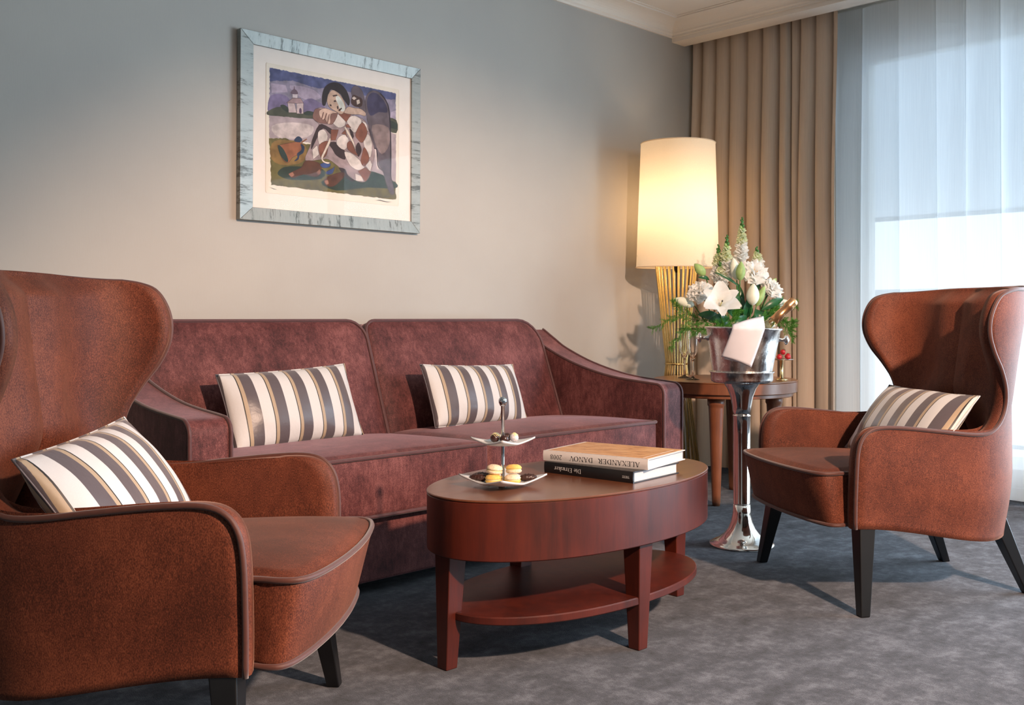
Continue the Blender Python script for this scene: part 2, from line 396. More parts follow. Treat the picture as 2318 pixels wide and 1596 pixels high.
# curtain pelmet (lowered ceiling edge) and mouldings
PX0, PX1 = 4.81, 4.935
struct(box('trim_1', PX0, PX1, YF, WY, 2.548, ZC, M['ceil']))
def crown(name, prof, along, a0, a1):
    """prof: (inward offset, z); along 'x' for the back wall, 'y' for the pelmet; mitred at the inner corner"""
    V = []
    for off, z in prof:
        V += ([(a0, WY-off, z), (a1-off, WY-off, z)] if along == 'x' else [(PX0-off, a0, z), (PX0-off, a1-off, z)])
    F = [(2*i, 2*i+1, 2*i+3, 2*i+2) for i in range(len(prof)-1)]
    o = mk(name, V, F, M['ceil'], smooth=False); return struct(fixn(o))
prof = [(.0, 2.572), (.012, 2.572), (.012, 2.584), (.02, 2.590)] + [(.02+.10*(1-math.cos(a)), 2.590+.05*math.sin(a)) for a in [PI/2*i/8 for i in range(1, 9)]] + [(.128, 2.640), (.128, 2.646), (.145, 2.646), (.145, ZC)]
crown('trim_2', prof, 'x', XL, PX0)
crown('trim_3', prof, 'y', YF, WY)
# outdoors: roller screen, balcony
t = thing('roller_screen', 'grey fabric sun screen lowered outside the upper window pane', 'screen', (5.62, 1.0, 0))
box('screen_fabric', -.003, .003, -.35, 1.85, 1.50, 2.62, M['screen'], t)
tube('bottom_bar', [(0, -1.75, 1.49), (0, 1.85, 1.49)], .013, M['rail'], t)
struct(box('balcony_floor', WX+.15, 7.2, -2.6, 4.4, -.15, -.03, M['slab']))
t = thing('balcony_railing', 'grey metal balcony railing outside the sheer curtain', 'railing', (6.75, 1, -.03))
tube('handrail', [(0, -3, 1.12), (0, 3, 1.12)], .024, M['rail'], t)
tube('lower_rail', [(0, -3, .12), (0, 3, .12)], .014, M['rail'], t)
for k in range(7): tube('post', [(0, -3+k, 0), (0, -3+k, 1.12)], .016, M['rail'], t)

# ---------------------------------------------------------------- curtains
def pleats(name, y0, y1, x, ztop, zbot, mat, n, amp, seed, label, cat, nv=26, per=14):
    rnd = random.Random(seed); nu = n*per+1
    ws = [rnd.uniform(.45, 1.7) for _ in range(n)]; tot = sum(ws); cum = [0]
    for q in ws: cum.append(cum[-1]+q/tot)
    am = [rnd.uniform(.65, 1.25) for _ in range(n)]; dr = [0]+[rnd.uniform(-.03, .03) for _ in range(n-1)]+[0]
    def fn(u, v):
        k = min(n-1, int(u*n)); fr = u*n-k
        s = cum[k]+(cum[k+1]-cum[k])*fr
        env = .6+.4*smooth(0, .4, v)
        a_ = am[k-1 if k else 0]*(1-fr)+am[k]*fr
        off = -amp*a_*env*abs(math.cos(PI*fr))**.75
        lean = (dr[k]*(1-fr)+dr[k+1]*fr)*v
        fold = .30*(cum[k+1]-cum[k])*(y1-y0)*math.sin(2*PI*fr)*.40*env
        return (x+off+.006*math.sin(3*v+2*s*n), y0+(y1-y0)*s+lean+fold, ztop+(zbot-ztop)*v)
    V, F = grid_geo(fn, nu, nv); return tag(mk(name, V, F, mat), label, cat)
pleats('curtain', 3.555, 2.62, 5.045, 2.60, .035, M['curtain'], 10, .080, 5, 'heavy taupe drape in deep pleats behind the floor lamp', 'curtain')
pleats('sheer_curtain', 2.80, 1.32, 5.165, 2.60, .03, M['sheer'], 9, .040, 11, 'translucent white voile hanging across the window', 'curtain')

# ---------------------------------------------------------------- sofa
def build_sofa():
    S = thing('sofa', 'wide burgundy velvet sofa with sloping arms under the picture', 'sofa', (2.48, 3.1, 0))
    ox, oy = 2.48, 3.1
    XA, XB, XC, XD = 1.312-ox, 1.449-ox, 3.51-ox, 3.649-ox
    yf, yb = 2.66-oy, 3.52-oy
    topc = catmull([(2.70-oy, .627), (2.96-oy, .650), (3.18-oy, .700), (3.355-oy, .765), (3.43-oy, .806), (3.52-oy, .86)][0:6] and [(a, b, 0) for a, b in [(2.72-oy, .628), (2.96-oy, .650), (3.18-oy, .700), (3.355-oy, .765), (3.43-oy, .806), (3.52-oy, .86)]], 5)
    prof = [(yf, .04), (yf, .30)] + [(yf, .50)] + [(yf+.045-.045*math.cos(a), .582+.045*math.sin(a)) for a in [PI/2*i/6 for i in range(0, 6)]] + [(p.x, p.y) for p in topc] + [(yb, .5), (yb, .04)]
    for (x0, x1) in ((XA, XB), (XC, XD)):
        n = len(prof); V = []
        for x in (x0, x1): V += [(x, a, b) for a, b in prof]
        F = [(i, (i+1) % n, n+(i+1) % n, n+i) for i in range(n)]
        F += [tuple(range(n))[::-1], tuple(range(n, 2*n))]
        arm = fixn(mk('arm', V, F, M['sofa'], S, smooth=True)); addbev(arm, .016, 3, 60)
        for x, sgn in ((x0, 1), (x1, -1)):
            pts = [(x+sgn*.004, a, b) for a, b in prof[:-2]]
            pts = [(p[0], p[1]-.002, p[2]+.0) for p in pts]
            tube('piping', pts, .0062, M['sofa_pipe'], arm)
    base = box('base', XB, XC, yf+.022, yb, .045, .265, M['sofa'], S, .012)
    for sx in (XA+.06, XD-.06):
        for sy in (yf+.07, yb-.07): lathe('foot', [(.022, 0), (.026, .05)], M['black_wood'], S, loc=(sx, sy, 0), seg=16)
    xm = 2.467-ox
    for k, (x0, x1, dy) in enumerate(((XB+.004, xm-.002, -.022), (xm+.002, XC-.012, .012))):
        ol = rrect(x0, x1, yf+dy, 3.30-oy, (.035, .035, .035, .035))
        def f(u, v, wv):
            d = (v-(yf+dy))/.62
            return (u, v, wv - .022*max(0, d)*smooth(.3, .46, wv) + .0)
        s = slab('seat_cushion', ol, .266, .470, .022, M['sofa'], S, top=.024, f=f)
        oc = [(p[0], p[1]) for p in rrect(x0-.001, x1+.001, yf+dy-.001, 3.30-oy, (.035, .035, .035, .035))]
        tube('piping', [f(a, b, .464) for a, b in oc], .0062, M['sofa_pipe'], s, closed=True)
        tube('piping', [f(a, b, .270) for a, b in oc], .0062, M['sofa_pipe'], s, closed=True)
    # back cushions, leaning
    lean = math.atan2(3.436-3.26, .905-.44)
    for k, (x0, x1, tl, tr) in enumerate(((XB-.01, xm-.003, .10, .085), (xm+.003, XC-.012, .055, .13))):
        H = .540
        ol = rrect(x0, x1, 0, H, (.035, .035, tr, tl))
        def f(u, v, wv):   # v up along the back, w outward to the front
            wv2 = wv; tp = 1
            if k == 1 and u > 0: tp = 1
            return (u, 3.273-oy+v*math.sin(lean)-wv2*math.cos(lean), .392+v*math.cos(lean)+wv2*math.sin(lean)*.6)
        b = slab('back_cushion', ol, -.075, .05, .022, M['sofa'], S, top=.022, f=f)
        oc = rrect(x0-.001, x1+.001, -.001, H+.001, (.035, .035, tr, tl))
        tube('piping', [f(a, c, .042) for a, c in oc], .0062, M['sofa_pipe'], b, closed=True)
        tube('piping', [f(a, c, -.068) for a, c in oc], .0062, M['sofa_pipe'], b, closed=True)
    ol = rrect(XB-.02, XC+.02, .1, .80, .04)
    slab('back_frame', ol, 3.43-oy, yb+.03, .015, M['sofa'], S, f=lambda u, v, wv: (u, wv, v))
    return S
build_sofa()

# ---------------------------------------------------------------- wing chairs
def build_chair(label, loc, rz):
    A = thing('wing_chair', label, 'armchair', loc, rz, None)
    cm, cp = M['chair'], M['chair_pipe']
    outl = catmull([(p[0], p[1], 0) for p in [(.012, .262), (.014, .38), (.012, .48), (.0, .535), (-.028, .566), (-.075, .577), (-.16, .573), (-.28, .560), (-.385, .548), (-.455, .552), (-.505, .585), (-.528, .635), (-.522, .69), (-.492, .75), (-.455, .805), (-.432, .86), (-.43, .91), (-.445, .955), (-.470, .988), (-.505, 1.003), (-.545, 1.010)]], 4)
    outl = [(p.x, p.y) for p in outl]
    L = [0]
    for a, b in zip(outl, outl[1:]): L.append(L[-1]+math.dist(a, b))
    tk = [l/L[-1] for l in L]
    T = .046
    def plan(z):
        ys = .325+.03*smooth(.55, .95, z)+.012*smooth(.25, .5, z); xb = -.655-.055*(z-.26)/.76; rc = .285
        pts = [(.06-(.06-(xb+rc))*i/24, ys) for i in range(24)]
        for i in range(25):
            a = PI/2*i/24; pts.append((xb+rc-rc*math.sin(a), ys-rc+rc*math.cos(a)))
        for i in range(1, 21): pts.append((xb-.02*math.sin(PI/2*i/20), (ys-rc)*(1-i/20)))
        return pts
    nh = 24
    rows = []
    for (xf, z), t_ in zip(outl, tk):
        pts = plan(z); s = [0]
        for a, b in zip(pts, pts[1:]): s.append(s[-1]+math.dist(a, b))
        k = 0
        while k < len(pts)-2 and pts[k+1][0] > xf: k += 1
        fr = (pts[k][0]-xf)/max(1e-6, pts[k][0]-pts[k+1][0]); s0 = s[k]+fr*(s[k+1]-s[k])
        zb = .198+(1.022-.198)*t_
        row = []
        for i in range(nh+1):
            u = i/nh; ss = s0+(s[-1]-s0)*u
            j = 0
            while j < len(s)-2 and s[j+1] < ss: j += 1
            q = (ss-s[j])/max(1e-9, s[j+1]-s[j]); x = pts[j][0]+(pts[j+1][0]-pts[j][0])*q; y = pts[j][1]+(pts[j+1][1]-pts[j][1])*q
            zz = z+(zb-z)*smooth(.0, .62, u)
            row.append((x, y, zz))
        rows.append(row+[(x, -y, z2) for x, y, z2 in row[-2::-1]])
    nr, nc = len(rows), len(rows[0])
    P = np.array(rows)
    du = np.zeros_like(P); dv = np.zeros_like(P)
    du[:, 1:-1] = P[:, 2:]-P[:, :-2]; du[:, 0] = P[:, 1]-P[:, 0]; du[:, -1] = P[:, -1]-P[:, -2]
    dv[1:-1] = P[2:]-P[:-2]; dv[0] = P[1]-P[0]; dv[-1] = P[-1]-P[-2]
    N = np.stack([du[..., 1], -du[..., 0], np.zeros(du.shape[:2])], 2); N /= np.linalg.norm(N, axis=2)[..., None]+1e-12
    if N[nr//2, nc//2, 0] > 0: N = -N      # outward = backwards at the centre of the back
    th = np.array([[T+.085*smooth(.12, .85, 1-abs(2*j/(nc-1)-1))*smooth(.25, .6, tk[i])*(1-.55*smooth(.93, 1.0, tk[i])) for j in range(nc)] for i in range(nr)])
    I = P-N*th[..., None]
    V = [tuple(p) for p in P.reshape(-1, 3)]+[tuple(p) for p in I.reshape(-1, 3)]
    n0 = nr*nc; F = []
    for i in range(nr-1):
        for j in range(nc-1):
            a, b, c, d = i*nc+j, i*nc+j+1, (i+1)*nc+j+1, (i+1)*nc+j
            F.append((a, b, c, d)); F.append((n0+a, n0+d, n0+c, n0+b))
    rim = [(i, 0) for i in range(nr)]+[(nr-1, j) for j in range(1, nc)]+[(i, nc-1) for i in range(nr-2, -1, -1)]
    ri = [i*nc+j for i, j in rim]
    # padded rim: an extra bulged centre line
    ctr = []
    for k, (i, j) in enumerate(rim):
        mid = (P[i, j]+I[i, j])/2
        inner = P[min(i+1, nr-1) if i == 0 else (i-1 if i == nr-1 else i), 1 if j == 0 else (nc-2 if j == nc-1 else j)]
        d = P[i, j]-inner; d /= np.linalg.norm(d)+1e-9
        V.append(tuple(mid+d*.004)); ctr.append(len(V)-1)
    for k in range(len(ri)-1):
        a, b = ri[k], ri[k+1]
        F.append((a, b, ctr[k+1], ctr[k])); F.append((ctr[k], ctr[k+1], n0+b, n0+a))
    bot = [j for j in range(nc)]
    for j in range(nc-1): F.append((j, n0+j, n0+j+1, j+1))
    shell = fixn(mk('back_and_arms', V, F, cm, A))
    tube('piping', [P[i, j]+N[i, j]*.001 for i, j in rim], .0062, cp, shell)
    # seat
    ol = []
    half = catmull([(-.585, 0, 0), (-.575, .14, 0), (-.52, .225, 0), (-.40, .262, 0), (-.2, .270, 0), (-.02, .274, 0), (.045, .285, 0), (.085, .272, 0), (.108, .21, 0), (.122, .10, 0), (.126, 0, 0)], 4)
    ol = [(p.x, p.y) for p in half]; ol = [(x, -y) for x, y in ol[1:-1]]+[]+[(x, y) for x, y in reversed(ol)]
    ol = [(x, y) for x, y in ol]
    area = sum(a[0]*b[1]-b[0]*a[1] for a, b in zip(ol, ol[1:]+ol[:1]))
    if area < 0: ol = ol[::-1]
    sf = lambda u, v, wv: (u+.018*smooth(.27, .43, wv)-.02*smooth(.0, .13, u)*smooth(.34, .27, wv) if u > 0 else u, v, wv+.012*smooth(-.1, -.5, -u)*0-.02*smooth(.05, -.5, u)*smooth(.3, .42, wv))
    seat = slab('seat_cushion', ol, .262, .436, .018, cm, A, top=.024, f=sf)
    P2 = np.array(ol)
    tube('piping', [sf(a, b, .430) for a, b in ol], .0062, cp, seat, closed=True)
    tube('piping', [sf(a, b, .268) for a, b in ol], .0062, cp, seat, closed=True)
    for (x0, y0, x1, y1) in ((-.035, .292, .0, .350), (-.035, -.292, .0, -.350), (-.56, .20, -.68, .225), (-.56, -.20, -.68, -.225)):
        V, F = [], []
        for (x, y, z, hw) in ((x0, y0, .275, .028), (x1, y1, 0, .016)):
            V += [(x-hw, y-hw, z), (x+hw, y-hw, z), (x+hw, y+hw, z), (x-hw, y+hw, z)]
        F = [(0, 1, 2, 3), (7, 6, 5, 4)]+[(i, (i+1) % 4, 4+(i+1) % 4, 4+i) for i in range(4)]
        addbev(fixn(mk('leg', V, F, M['black_wood'], A)), .004, 2)
    return A
chair_l = build_chair('rust velvet wing chair in front of the sofa arm', (1.159, 1.866, 0), math.atan2(-.753, .657))
chair_r = build_chair('rust velvet wing chair backing onto the bright window', (3.104, 1.74, 0), math.atan2(.541, -.841))

# ---------------------------------------------------------------- cushions
def pillow(label, loc, rot, W, Hh, th, seed, sm='stripe'):
    rnd = random.Random(seed); nu, nv = 41, 25; ph = [rnd.uniform(0, 6) for _ in range(6)]
    def side(sg):
        def f(u, v):
            a, b = 2*u-1, 2*v-1
            pin = 1-.05*(1-a*a)*abs(b)**4; pin2 = 1-.035*(1-b*b)*abs(a)**4
            x = W/2*a*pin2; z = Hh/2*b*pin
            prof = (max(0, 1-abs(a)**2.6)**.62)*(max(0, 1-abs(b)**2.4)**.62)
            wr = .006*math.sin(9*a+ph[0]+3*b)*abs(a)**3+.005*math.sin(7*b+ph[1]+5*a)*abs(b)**2
            return (x, sg*(th/2*prof+wr*prof), z)
        return f
    geos = [grid_geo(side(-1), nu, nv), grid_geo(side(1), nu, nv)]
    V, F = merge(geos); o = mk('throw_pillow', V, F, M[sm])
    bm = bmesh.new(); bm.from_mesh(o.data); bmesh.ops.remove_doubles(bm, verts=bm.verts, dist=.0004); bmesh.ops.recalc_face_normals(bm, faces=bm.faces); bm.to_mesh(o.data); bm.free()
    root = tag(o, label, 'cushion', 'striped throw pillows')
    root.location = loc; root.rotation_euler = rot
    # sewn edge seam
    pts = []
    for k in range(4):
        for i in range(12):
            s = i/12
            u, v = [(s, 0), (1, s), (1-s, 1), (0, 1-s)][k]; pts.append(side(1)(u, v))
    tube('seam', pts, .0022, M[sm], o, 5, True)
    return o
PM = M['stripe']
pillow('striped satin pillow on the left sofa cushion beside the sloping arm', (1.955, 3.145, .596), (math.radians(-22), math.radians(-2), math.radians(2)), .55, .29, .13, 1)
pillow('striped satin pillow on the right sofa cushion behind the serving stand', (2.85, 3.145, .592), (math.radians(-22), math.radians(2), math.radians(3)), .56, .27, .13, 2)
def in_chair(ch, lx, ly, lz, tilt, roll, yaw, label, seed, W=.50, H=.29):
    th = ch.rotation_euler[2]; c, s = math.cos(th), math.sin(th)
    p = (ch.location[0]+lx*c-ly*s, ch.location[1]+lx*s+ly*c, lz)
    # pillow local front is -Y ; chair front is +X of the chair
    return pillow(label, p, (math.radians(-tilt), math.radians(roll), th+PI/2+math.radians(yaw)), W, H, .13, seed, 'stripe2')
in_chair(chair_l, -.36, -.06, .548, 36, -3, 4, 'striped satin pillow in the wing chair by the sofa arm', 3, .52, .30)
in_chair(chair_r, -.36, .03, .552, 38, 0, -2, 'striped satin pillow in the wing chair by the window', 4, .54, .29)

# ---------------------------------------------------------------- coffee table
def sellipse(a, b, n=96, e=2.09):
    out = []
    for i in range(n):
        t_ = 2*PI*i/n; c, s = math.cos(t_), math.sin(t_)
        out.append((a*math.copysign(abs(c)**(2/e), c), b*math.copysign(abs(s)**(2/e), s)))
    return out
T0 = thing('coffee_table', 'oval mahogany coffee table with a lower shelf', 'coffee table', (2.187, 1.972, 0))
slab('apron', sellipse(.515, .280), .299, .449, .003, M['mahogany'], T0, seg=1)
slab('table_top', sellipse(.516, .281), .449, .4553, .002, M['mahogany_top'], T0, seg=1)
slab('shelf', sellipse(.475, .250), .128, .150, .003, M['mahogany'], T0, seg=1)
for (x, y, ang) in ((-.482, .022, 0), (.0, -.228, 0), (.51, .018, 0), (.0, .235, 0)):
    V = []
    for z, hw in ((.30, .030), (.0, .019)):
        V += [(x+(.012 if z else 0)*(-1 if x > .1 else (1 if x < -.1 else 0))-hw, y-hw, z), (x+(.012 if z else 0)*(-1 if x > .1 else (1 if x < -.1 else 0))+hw, y-hw, z),
              (x+(.012 if z else 0)*(-1 if x > .1 else (1 if x < -.1 else 0))+hw, y+hw, z), (x+(.012 if z else 0)*(-1 if x > .1 else (1 if x < -.1 else 0))-hw, y+hw, z)]
    F = [(0, 1, 2, 3), (7, 6, 5, 4)]+[(i, (i+1) % 4, 4+(i+1) % 4, 4+i) for i in range(4)]
    addbev(fixn(mk('leg', V, F, M['mahogany'], T0)), .003, 2)
ZT = .4553
# ---------------------------------------------------------------- lettering
def glyphs():
    G = {}
    def S(x0, y0, x1, y1, wd):
        d = Vector((x1-x0, y1-y0)).normalized(); n = Vector((-d.y, d.x))*wd/2
        return [(x0+n.x, y0+n.y), (x0-n.x, y0-n.y), (x1-n.x, y1-n.y), (x1+n.x, y1+n.y)]
    def R(x0, x1, y0, y1): return [(x0, y0), (x1, y0), (x1, y1), (x0, y1)]
    def E(cx, cy, rx, ry, tw, tn, a0=0, a1=360, n=18):
        out = []
        for i in range(n):
            q = []
            for a in (a0+(a1-a0)*i/n, a0+(a1-a0)*(i+1)/n):
                a = math.radians(a); q.append(((cx+rx*math.cos(a), cy+ry*math.sin(a)), (cx+(rx-tw)*math.cos(a), cy+(ry-tn)*math.sin(a))))
            out.append([q[0][0], q[1][0], q[1][1], q[0][1]])
        return out
    t, k, s = .05, .12, .04
    def sf(x, y): return R(x-.11, x+.11, y-s/2 if y else 0, y+s/2 if y else s)
    G['A'] = ([S(.08, 0, .34, 1, t), S(.66, 0, .36, 1, k), R(.18, .55, .33, .37), sf(.08, 0), sf(.66, 0)], .76)
    G['L'] = ([R(.10, .22, 0, 1), R(.02, .58, 0, s), sf(.16, .98), R(.54, .58, 0, .25)], .62)
    G['E'] = ([R(.10, .22, 0, 1), R(.02, .58, 0, s), R(.02, .56, .96, 1), R(.22, .45, .49, .53), R(.54, .58, 0, .25), R(.52, .56, .78, 1), R(.42, .45, .42, .60)], .64)
    G['X'] = ([S(.10, 1, .62, 0, k), S(.60, 1, .08, 0, t), sf(.10, 0), sf(.62, 0), sf(.11, .98), sf(.60, .98)], .74)
    G['N'] = ([R(.10, .15, 0, 1), S(.14, 1, .68, 0, k), R(.66, .71, 0, 1), sf(.12, 0), sf(.12, .98), sf(.68, .98)], .84)
    G['D'] = ([R(.10, .22, 0, 1), R(.02, .34, 0, s), R(.02, .34, .96, 1)]+E(.30, .5, .42, .5, k, s, -90, 90), .80)
    G['R'] = ([R(.10, .22, 0, 1), sf(.16, 0), R(.02, .34, .96, 1), R(.22, .36, .48, .52), S(.34, .5, .66, 0, k), sf(.68, 0)]+E(.34, .74, .24, .26, k, s, -90, 90), .74)
    G['O'] = (E(.43, .5, .40, .52, k, s, 0, 360, 28), .86)
    G['V'] = ([S(.08, 1, .38, 0, k), S(.66, 1, .38, 0, t), sf(.10, .98), sf(.66, .98)], .74)
    G['2'] = (E(.28, .74, .22, .26, .09, s, -20, 160)+[S(.46, .64, .06, .05, .08), R(.05, .52, 0, .09)], .58)
    G['0'] = (E(.29, .5, .24, .5, .09, s, 0, 360, 26), .60)
    G['8'] = (E(.29, .74, .20, .26, .08, s, 0, 360, 20)+E(.29, .25, .24, .27, .09, s, 0, 360, 22), .60)
    G['T'] = ([R(.28, .40, 0, 1), R(.03, .65, .94, 1), sf(.34, 0), R(.03, .07, .76, 1), R(.61, .65, .76, 1)], .68)
    G['H'] = ([R(.10, .22, 0, 1), R(.52, .64, 0, 1), R(.2, .55, .47, .54)], .76)
    G['I'] = ([R(.10, .22, 0, 1)], .34)
    G['S'] = (E(.28, .75, .22, .25, .10, .07, 20, 270)+E(.28, .25, .22, .27, .10, .07, -160, 90), .56)
    G['i'] = ([R(.08, .19, 0, .64), sf(.135, 0), R(.02, .14, .60, .64)]+E(.135, .84, .07, .07, .07, .07), .28)
    G['e'] = (E(.25, .32, .22, .33, .10, s, 0, 320)+[R(.06, .46, .32, .36)], .52)
    G['t'] = ([R(.12, .23, .08, .84), R(.02, .36, .58, .64)]+E(.27, .14, .14, .15, .09, .05, 180, 300), .40)
    G['r'] = ([R(.08, .19, 0, .64), sf(.135, 0), R(.02, .14, .60, .64)]+E(.30, .48, .13, .17, .07, .09, 30, 160), .42)
    G['u'] = ([R(.08, .19, .18, .64), R(.36, .47, 0, .64), R(.02, .14, .60, .64), R(.30, .42, .60, .64), R(.42, .54, 0, .04)]+E(.24, .18, .16, .19, .10, .05, 180, 330), .58)
    G['s'] = (E(.21, .48, .16, .17, .08, .05, 20, 270)+E(.21, .16, .17, .18, .09, .05, -160, 90), .42)
    G['k'] = ([R(.08, .19, 0, 1), sf(.135, 0), R(.02, .14, .96, 1), S(.18, .28, .40, .62, .05), S(.24, .36, .46, 0, .10), sf(.46, 0), sf(.40, .62)], .56)
    return G
GL = glyphs()
def lettering(name, text, height, stretch, fn, mat, parent, gap=.06):
    V, F = [], []; x = 0
    for ch in text:
        if ch == ' ': x += .36; continue
        polys, adv = GL[ch]
        for p in polys:
            n = len(V); V += [fn((x+a)*height*stretch, b*height) for a, b in p]; F.append(tuple(range(n, n+len(p))))
        x += adv+gap
    return mk(name, V, F, mat, parent, smooth=False), x*height*stretch
# ---------------------------------------------------------------- books
def book(label, p0, p1, width, th, z, jm, cover_m, group=None):
    """p0 = near end of the spine, p1 = far end; spine faces away from +x of the book"""
    L = math.dist(p0, p1); ang = math.atan2(p1[1]-p0[1], p1[0]-p0[0])-PI/2
    B = thing('book', label, 'book', (p0[0], p0[1], z), ang)
    box('page_block', .006, width-.006, .006, L-.006, .0028, th-.0028, M['paper'], B)
    cov = 'front_cover' if cover_m else 'cover'
    box('back_cover', .002, width, 0, L, 0, .0028, jm, B, .0008)
    fc = box('front_cover', .002, width, 0, L, th-.0028, th, jm, B, .0008)
    n = 9; V = []
    prof = [(.002*(1-math.sin(PI*i/(n-1)))-.001, th*i/(n-1)) for i in range(n)]
    prof = prof+[(.006, th), (.006, 0)]
    for y in (0, L): V += [(a, y, b) for a, b in prof]
    m = len(prof); F = [(i, (i+1) % m, m+(i+1) % m, m+i) for i in range(m)]+[tuple(range(m))[::-1], tuple(range(m, 2*m))]
    sp = fixn(mk('spine', V, F, jm, B, smooth=False))
    if cover_m: box('cover_print', .012, width-.004, .008, L-.01, th, th+.0004, cover_m, fc)
    return B, L, sp, fc
bk1, L1, sp1, fc1 = book('thick black hardback with white spine lettering under the white book', (2.186, 1.76), (2.157, 2.076), .245, .0325, ZT, M['book_black'], None)
bk2, L2, sp2, fc2 = book('white hardback with a brown printed cover lying on the black book', (2.242, 1.752), (2.172, 2.095), .252, .030, ZT+.0326, M['book_white'], M['cover'])
def spine_fn(y0, zt, th):
    def fn(a, b):
        z = zt-b; q = z/th; xs = .002*(1-math.sin(PI*max(0, min(1, q))))-.001
        return (xs-.0005, y0+a, z)
    return fn
lettering('spine_lettering', 'ALEXANDER', .0141, 1.36, spine_fn(.025, .0200, .030), M['ink_black'], sp2)
lettering('spine_lettering', 'DANOV', .0141, 1.32, spine_fn(.178, .0200, .030), M['ink_black'], sp2)
lettering('spine_lettering', '2008', .0141, 1.14, spine_fn(.283, .0200, .030), M['ink_black'], sp2)
lettering('spine_lettering', 'Die Etrusker', .0128, 1.26, spine_fn(.18, .0215, .0325), M['ink_white'], sp1, .02)
lettering('spine_lettering', 'THEISS', .0055, 1.12, spine_fn(.0122, .0195, .0325), M['ink_white'], sp1)
boxes('spine_lettering', [(-.0015, -.0008, .0122, .0365, .0130, .0134)], M['ink_white'], sp1)
boxes('cover_lettering', [(.02+.0085*i, .0245+.0085*i, .022, .027, .0304, .0306) for i in range(24)], M['book_white'], fc2)

# ---------------------------------------------------------------- tiered stand with sweets
TX, TY = 1.898, 1.985
yaw45 = math.atan2(-.6977, .7164)      # the plates' diagonal runs across the view
TS = thing('serving_stand', 'two-tier serving stand with square glass plates on the coffee table', 'serving stand', (TX, TY, ZT), yaw45+PI/4)
def plate(z, side, lift, th=.0045):
    def f(up):
        def g(u, v):
            a, b = 2*u-1, 2*v-1; r = max(abs(a), abs(b)); cr = (abs(a)*abs(b))
            k = 1-.05*(1-cr)*r**4
            return (side/2*a*k, side/2*b*k, z+lift*(.35*r**3+.65*cr**1.3)+(th if up else 0))
        return g
    V, F = merge([grid_geo(f(False), 21, 21), grid_geo(f(True), 21, 21)]); n = 441
    edge = [i for i in range(21)]+[21*j+20 for j in range(1, 21)]+[420+i for i in range(19, -1, -1)]+[21*j for j in range(19, 0, -1)]
    for a, b in zip(edge, edge[1:]+edge[:1]): F.append((a, b, n+b, n+a))
    return fixn(mk('plate', V, F, M['frost'], TS))
plate(.0045, .172, .026); plate(.112, .126, .020)
lathe('stem', [(.012, .0002), (.012, .004), (.0055, .0045)], M['chrome'], TS, seg=20)
lathe('stem', [(.007, .0095), (.0075, .013), (.005, .018), (.005, .219), (.008, .222), (.0115, .230), (.0118, .2345), (.0105, .2405), (.006, .245), (0, .2465)], M['chrome'], TS, seg=24)
rt = (.7164, -.6977); fw = (.6977, .7164)
def tp(r, d, z): return (TX+rt[0]*r+fw[0]*d, TY+rt[1]*r+fw[1]*d, ZT+z)
def macaron(p, mtop, mbot, label, tilt=(0, 0, 0), R=.0225):
    o = thing('macaron', label, 'macaron', p, 0, 'macarons on the lower plate'); o.rotation_euler = tilt
    pr = [(0, .0245), (R*.55, .0235), (R*.85, .020), (R*.98, .0155), (R, .0135), (R*.98, .0125)]
    lathe('upper_shell', pr[::-1], mtop, o, seg=24)
    lathe('filling', [(R*.90, .0085), (R*.94, .0105), (R*.90, .0125)], M['cream'], o, seg=24)
    lathe('lower_shell', [(R*.75, 0), (R*.95, .003), (R, .0065), (R*.98, .0085), (0, .0086)], mbot, o, seg=24)
macaron(tp(-.026, -.012, .0105), M['macaron_y'], M['macaron_y'], 'yellow macaron under the speckled one beside the chrome stem')
macaron(tp(-.024, -.005, .0355), M['macaron_w'], M['macaron_w'], 'pale macaron with dark specks on top of the yellow one', (.1, .08, 0))
macaron(tp(.027, -.012, .0105), M['macaron_w'], M['macaron_y'], 'pale yellow macaron at the bottom of its pair beside the biscuit')
macaron(tp(.030, .0, .0355), M['macaron_y'], M['macaron_w'], 'plain golden macaron topping the pair beside the biscuit', (-.1, .06, 0))
def bar(p, rz, label, L=.05):
    rnd = random.Random(int(p[0]*1e4)); V = []
    def f(u, v):
        a = 2*PI*u; x = (v-.5)*L; k = math.sin(PI*min(1, max(0, v*.94+.03)))**.35
        rr = k*(1+.12*math.sin(5*a+23*v)+.08*math.sin(37*v+a))
        return (x, .013*rr*math.cos(a), .0105+.0105*rr*math.sin(a))
    V, F = grid_geo(f, 16, 18, True); F += [tuple(range(16))[::-1], tuple(17*16+i for i in range(16))]
    o = fixn(mk('chocolate_biscuit', V, F, M['choc'])); o.location = p; o.rotation_euler = (0, 0, rz)
    return tag(o, label, 'biscuit', 'chocolate biscuits on the lower plate')
bar(tp(-.066, .006, .012), yaw45-.15, 'dark chocolate biscuit beside the yellow and speckled macaron pair')
bar(tp(-.058, .036, .012), yaw45-.1, 'dark chocolate biscuit lying at the back behind another biscuit')
bar(tp(.070, .006, .012), yaw45+.25, 'dark chocolate biscuit beside the pale golden macarons', .046)
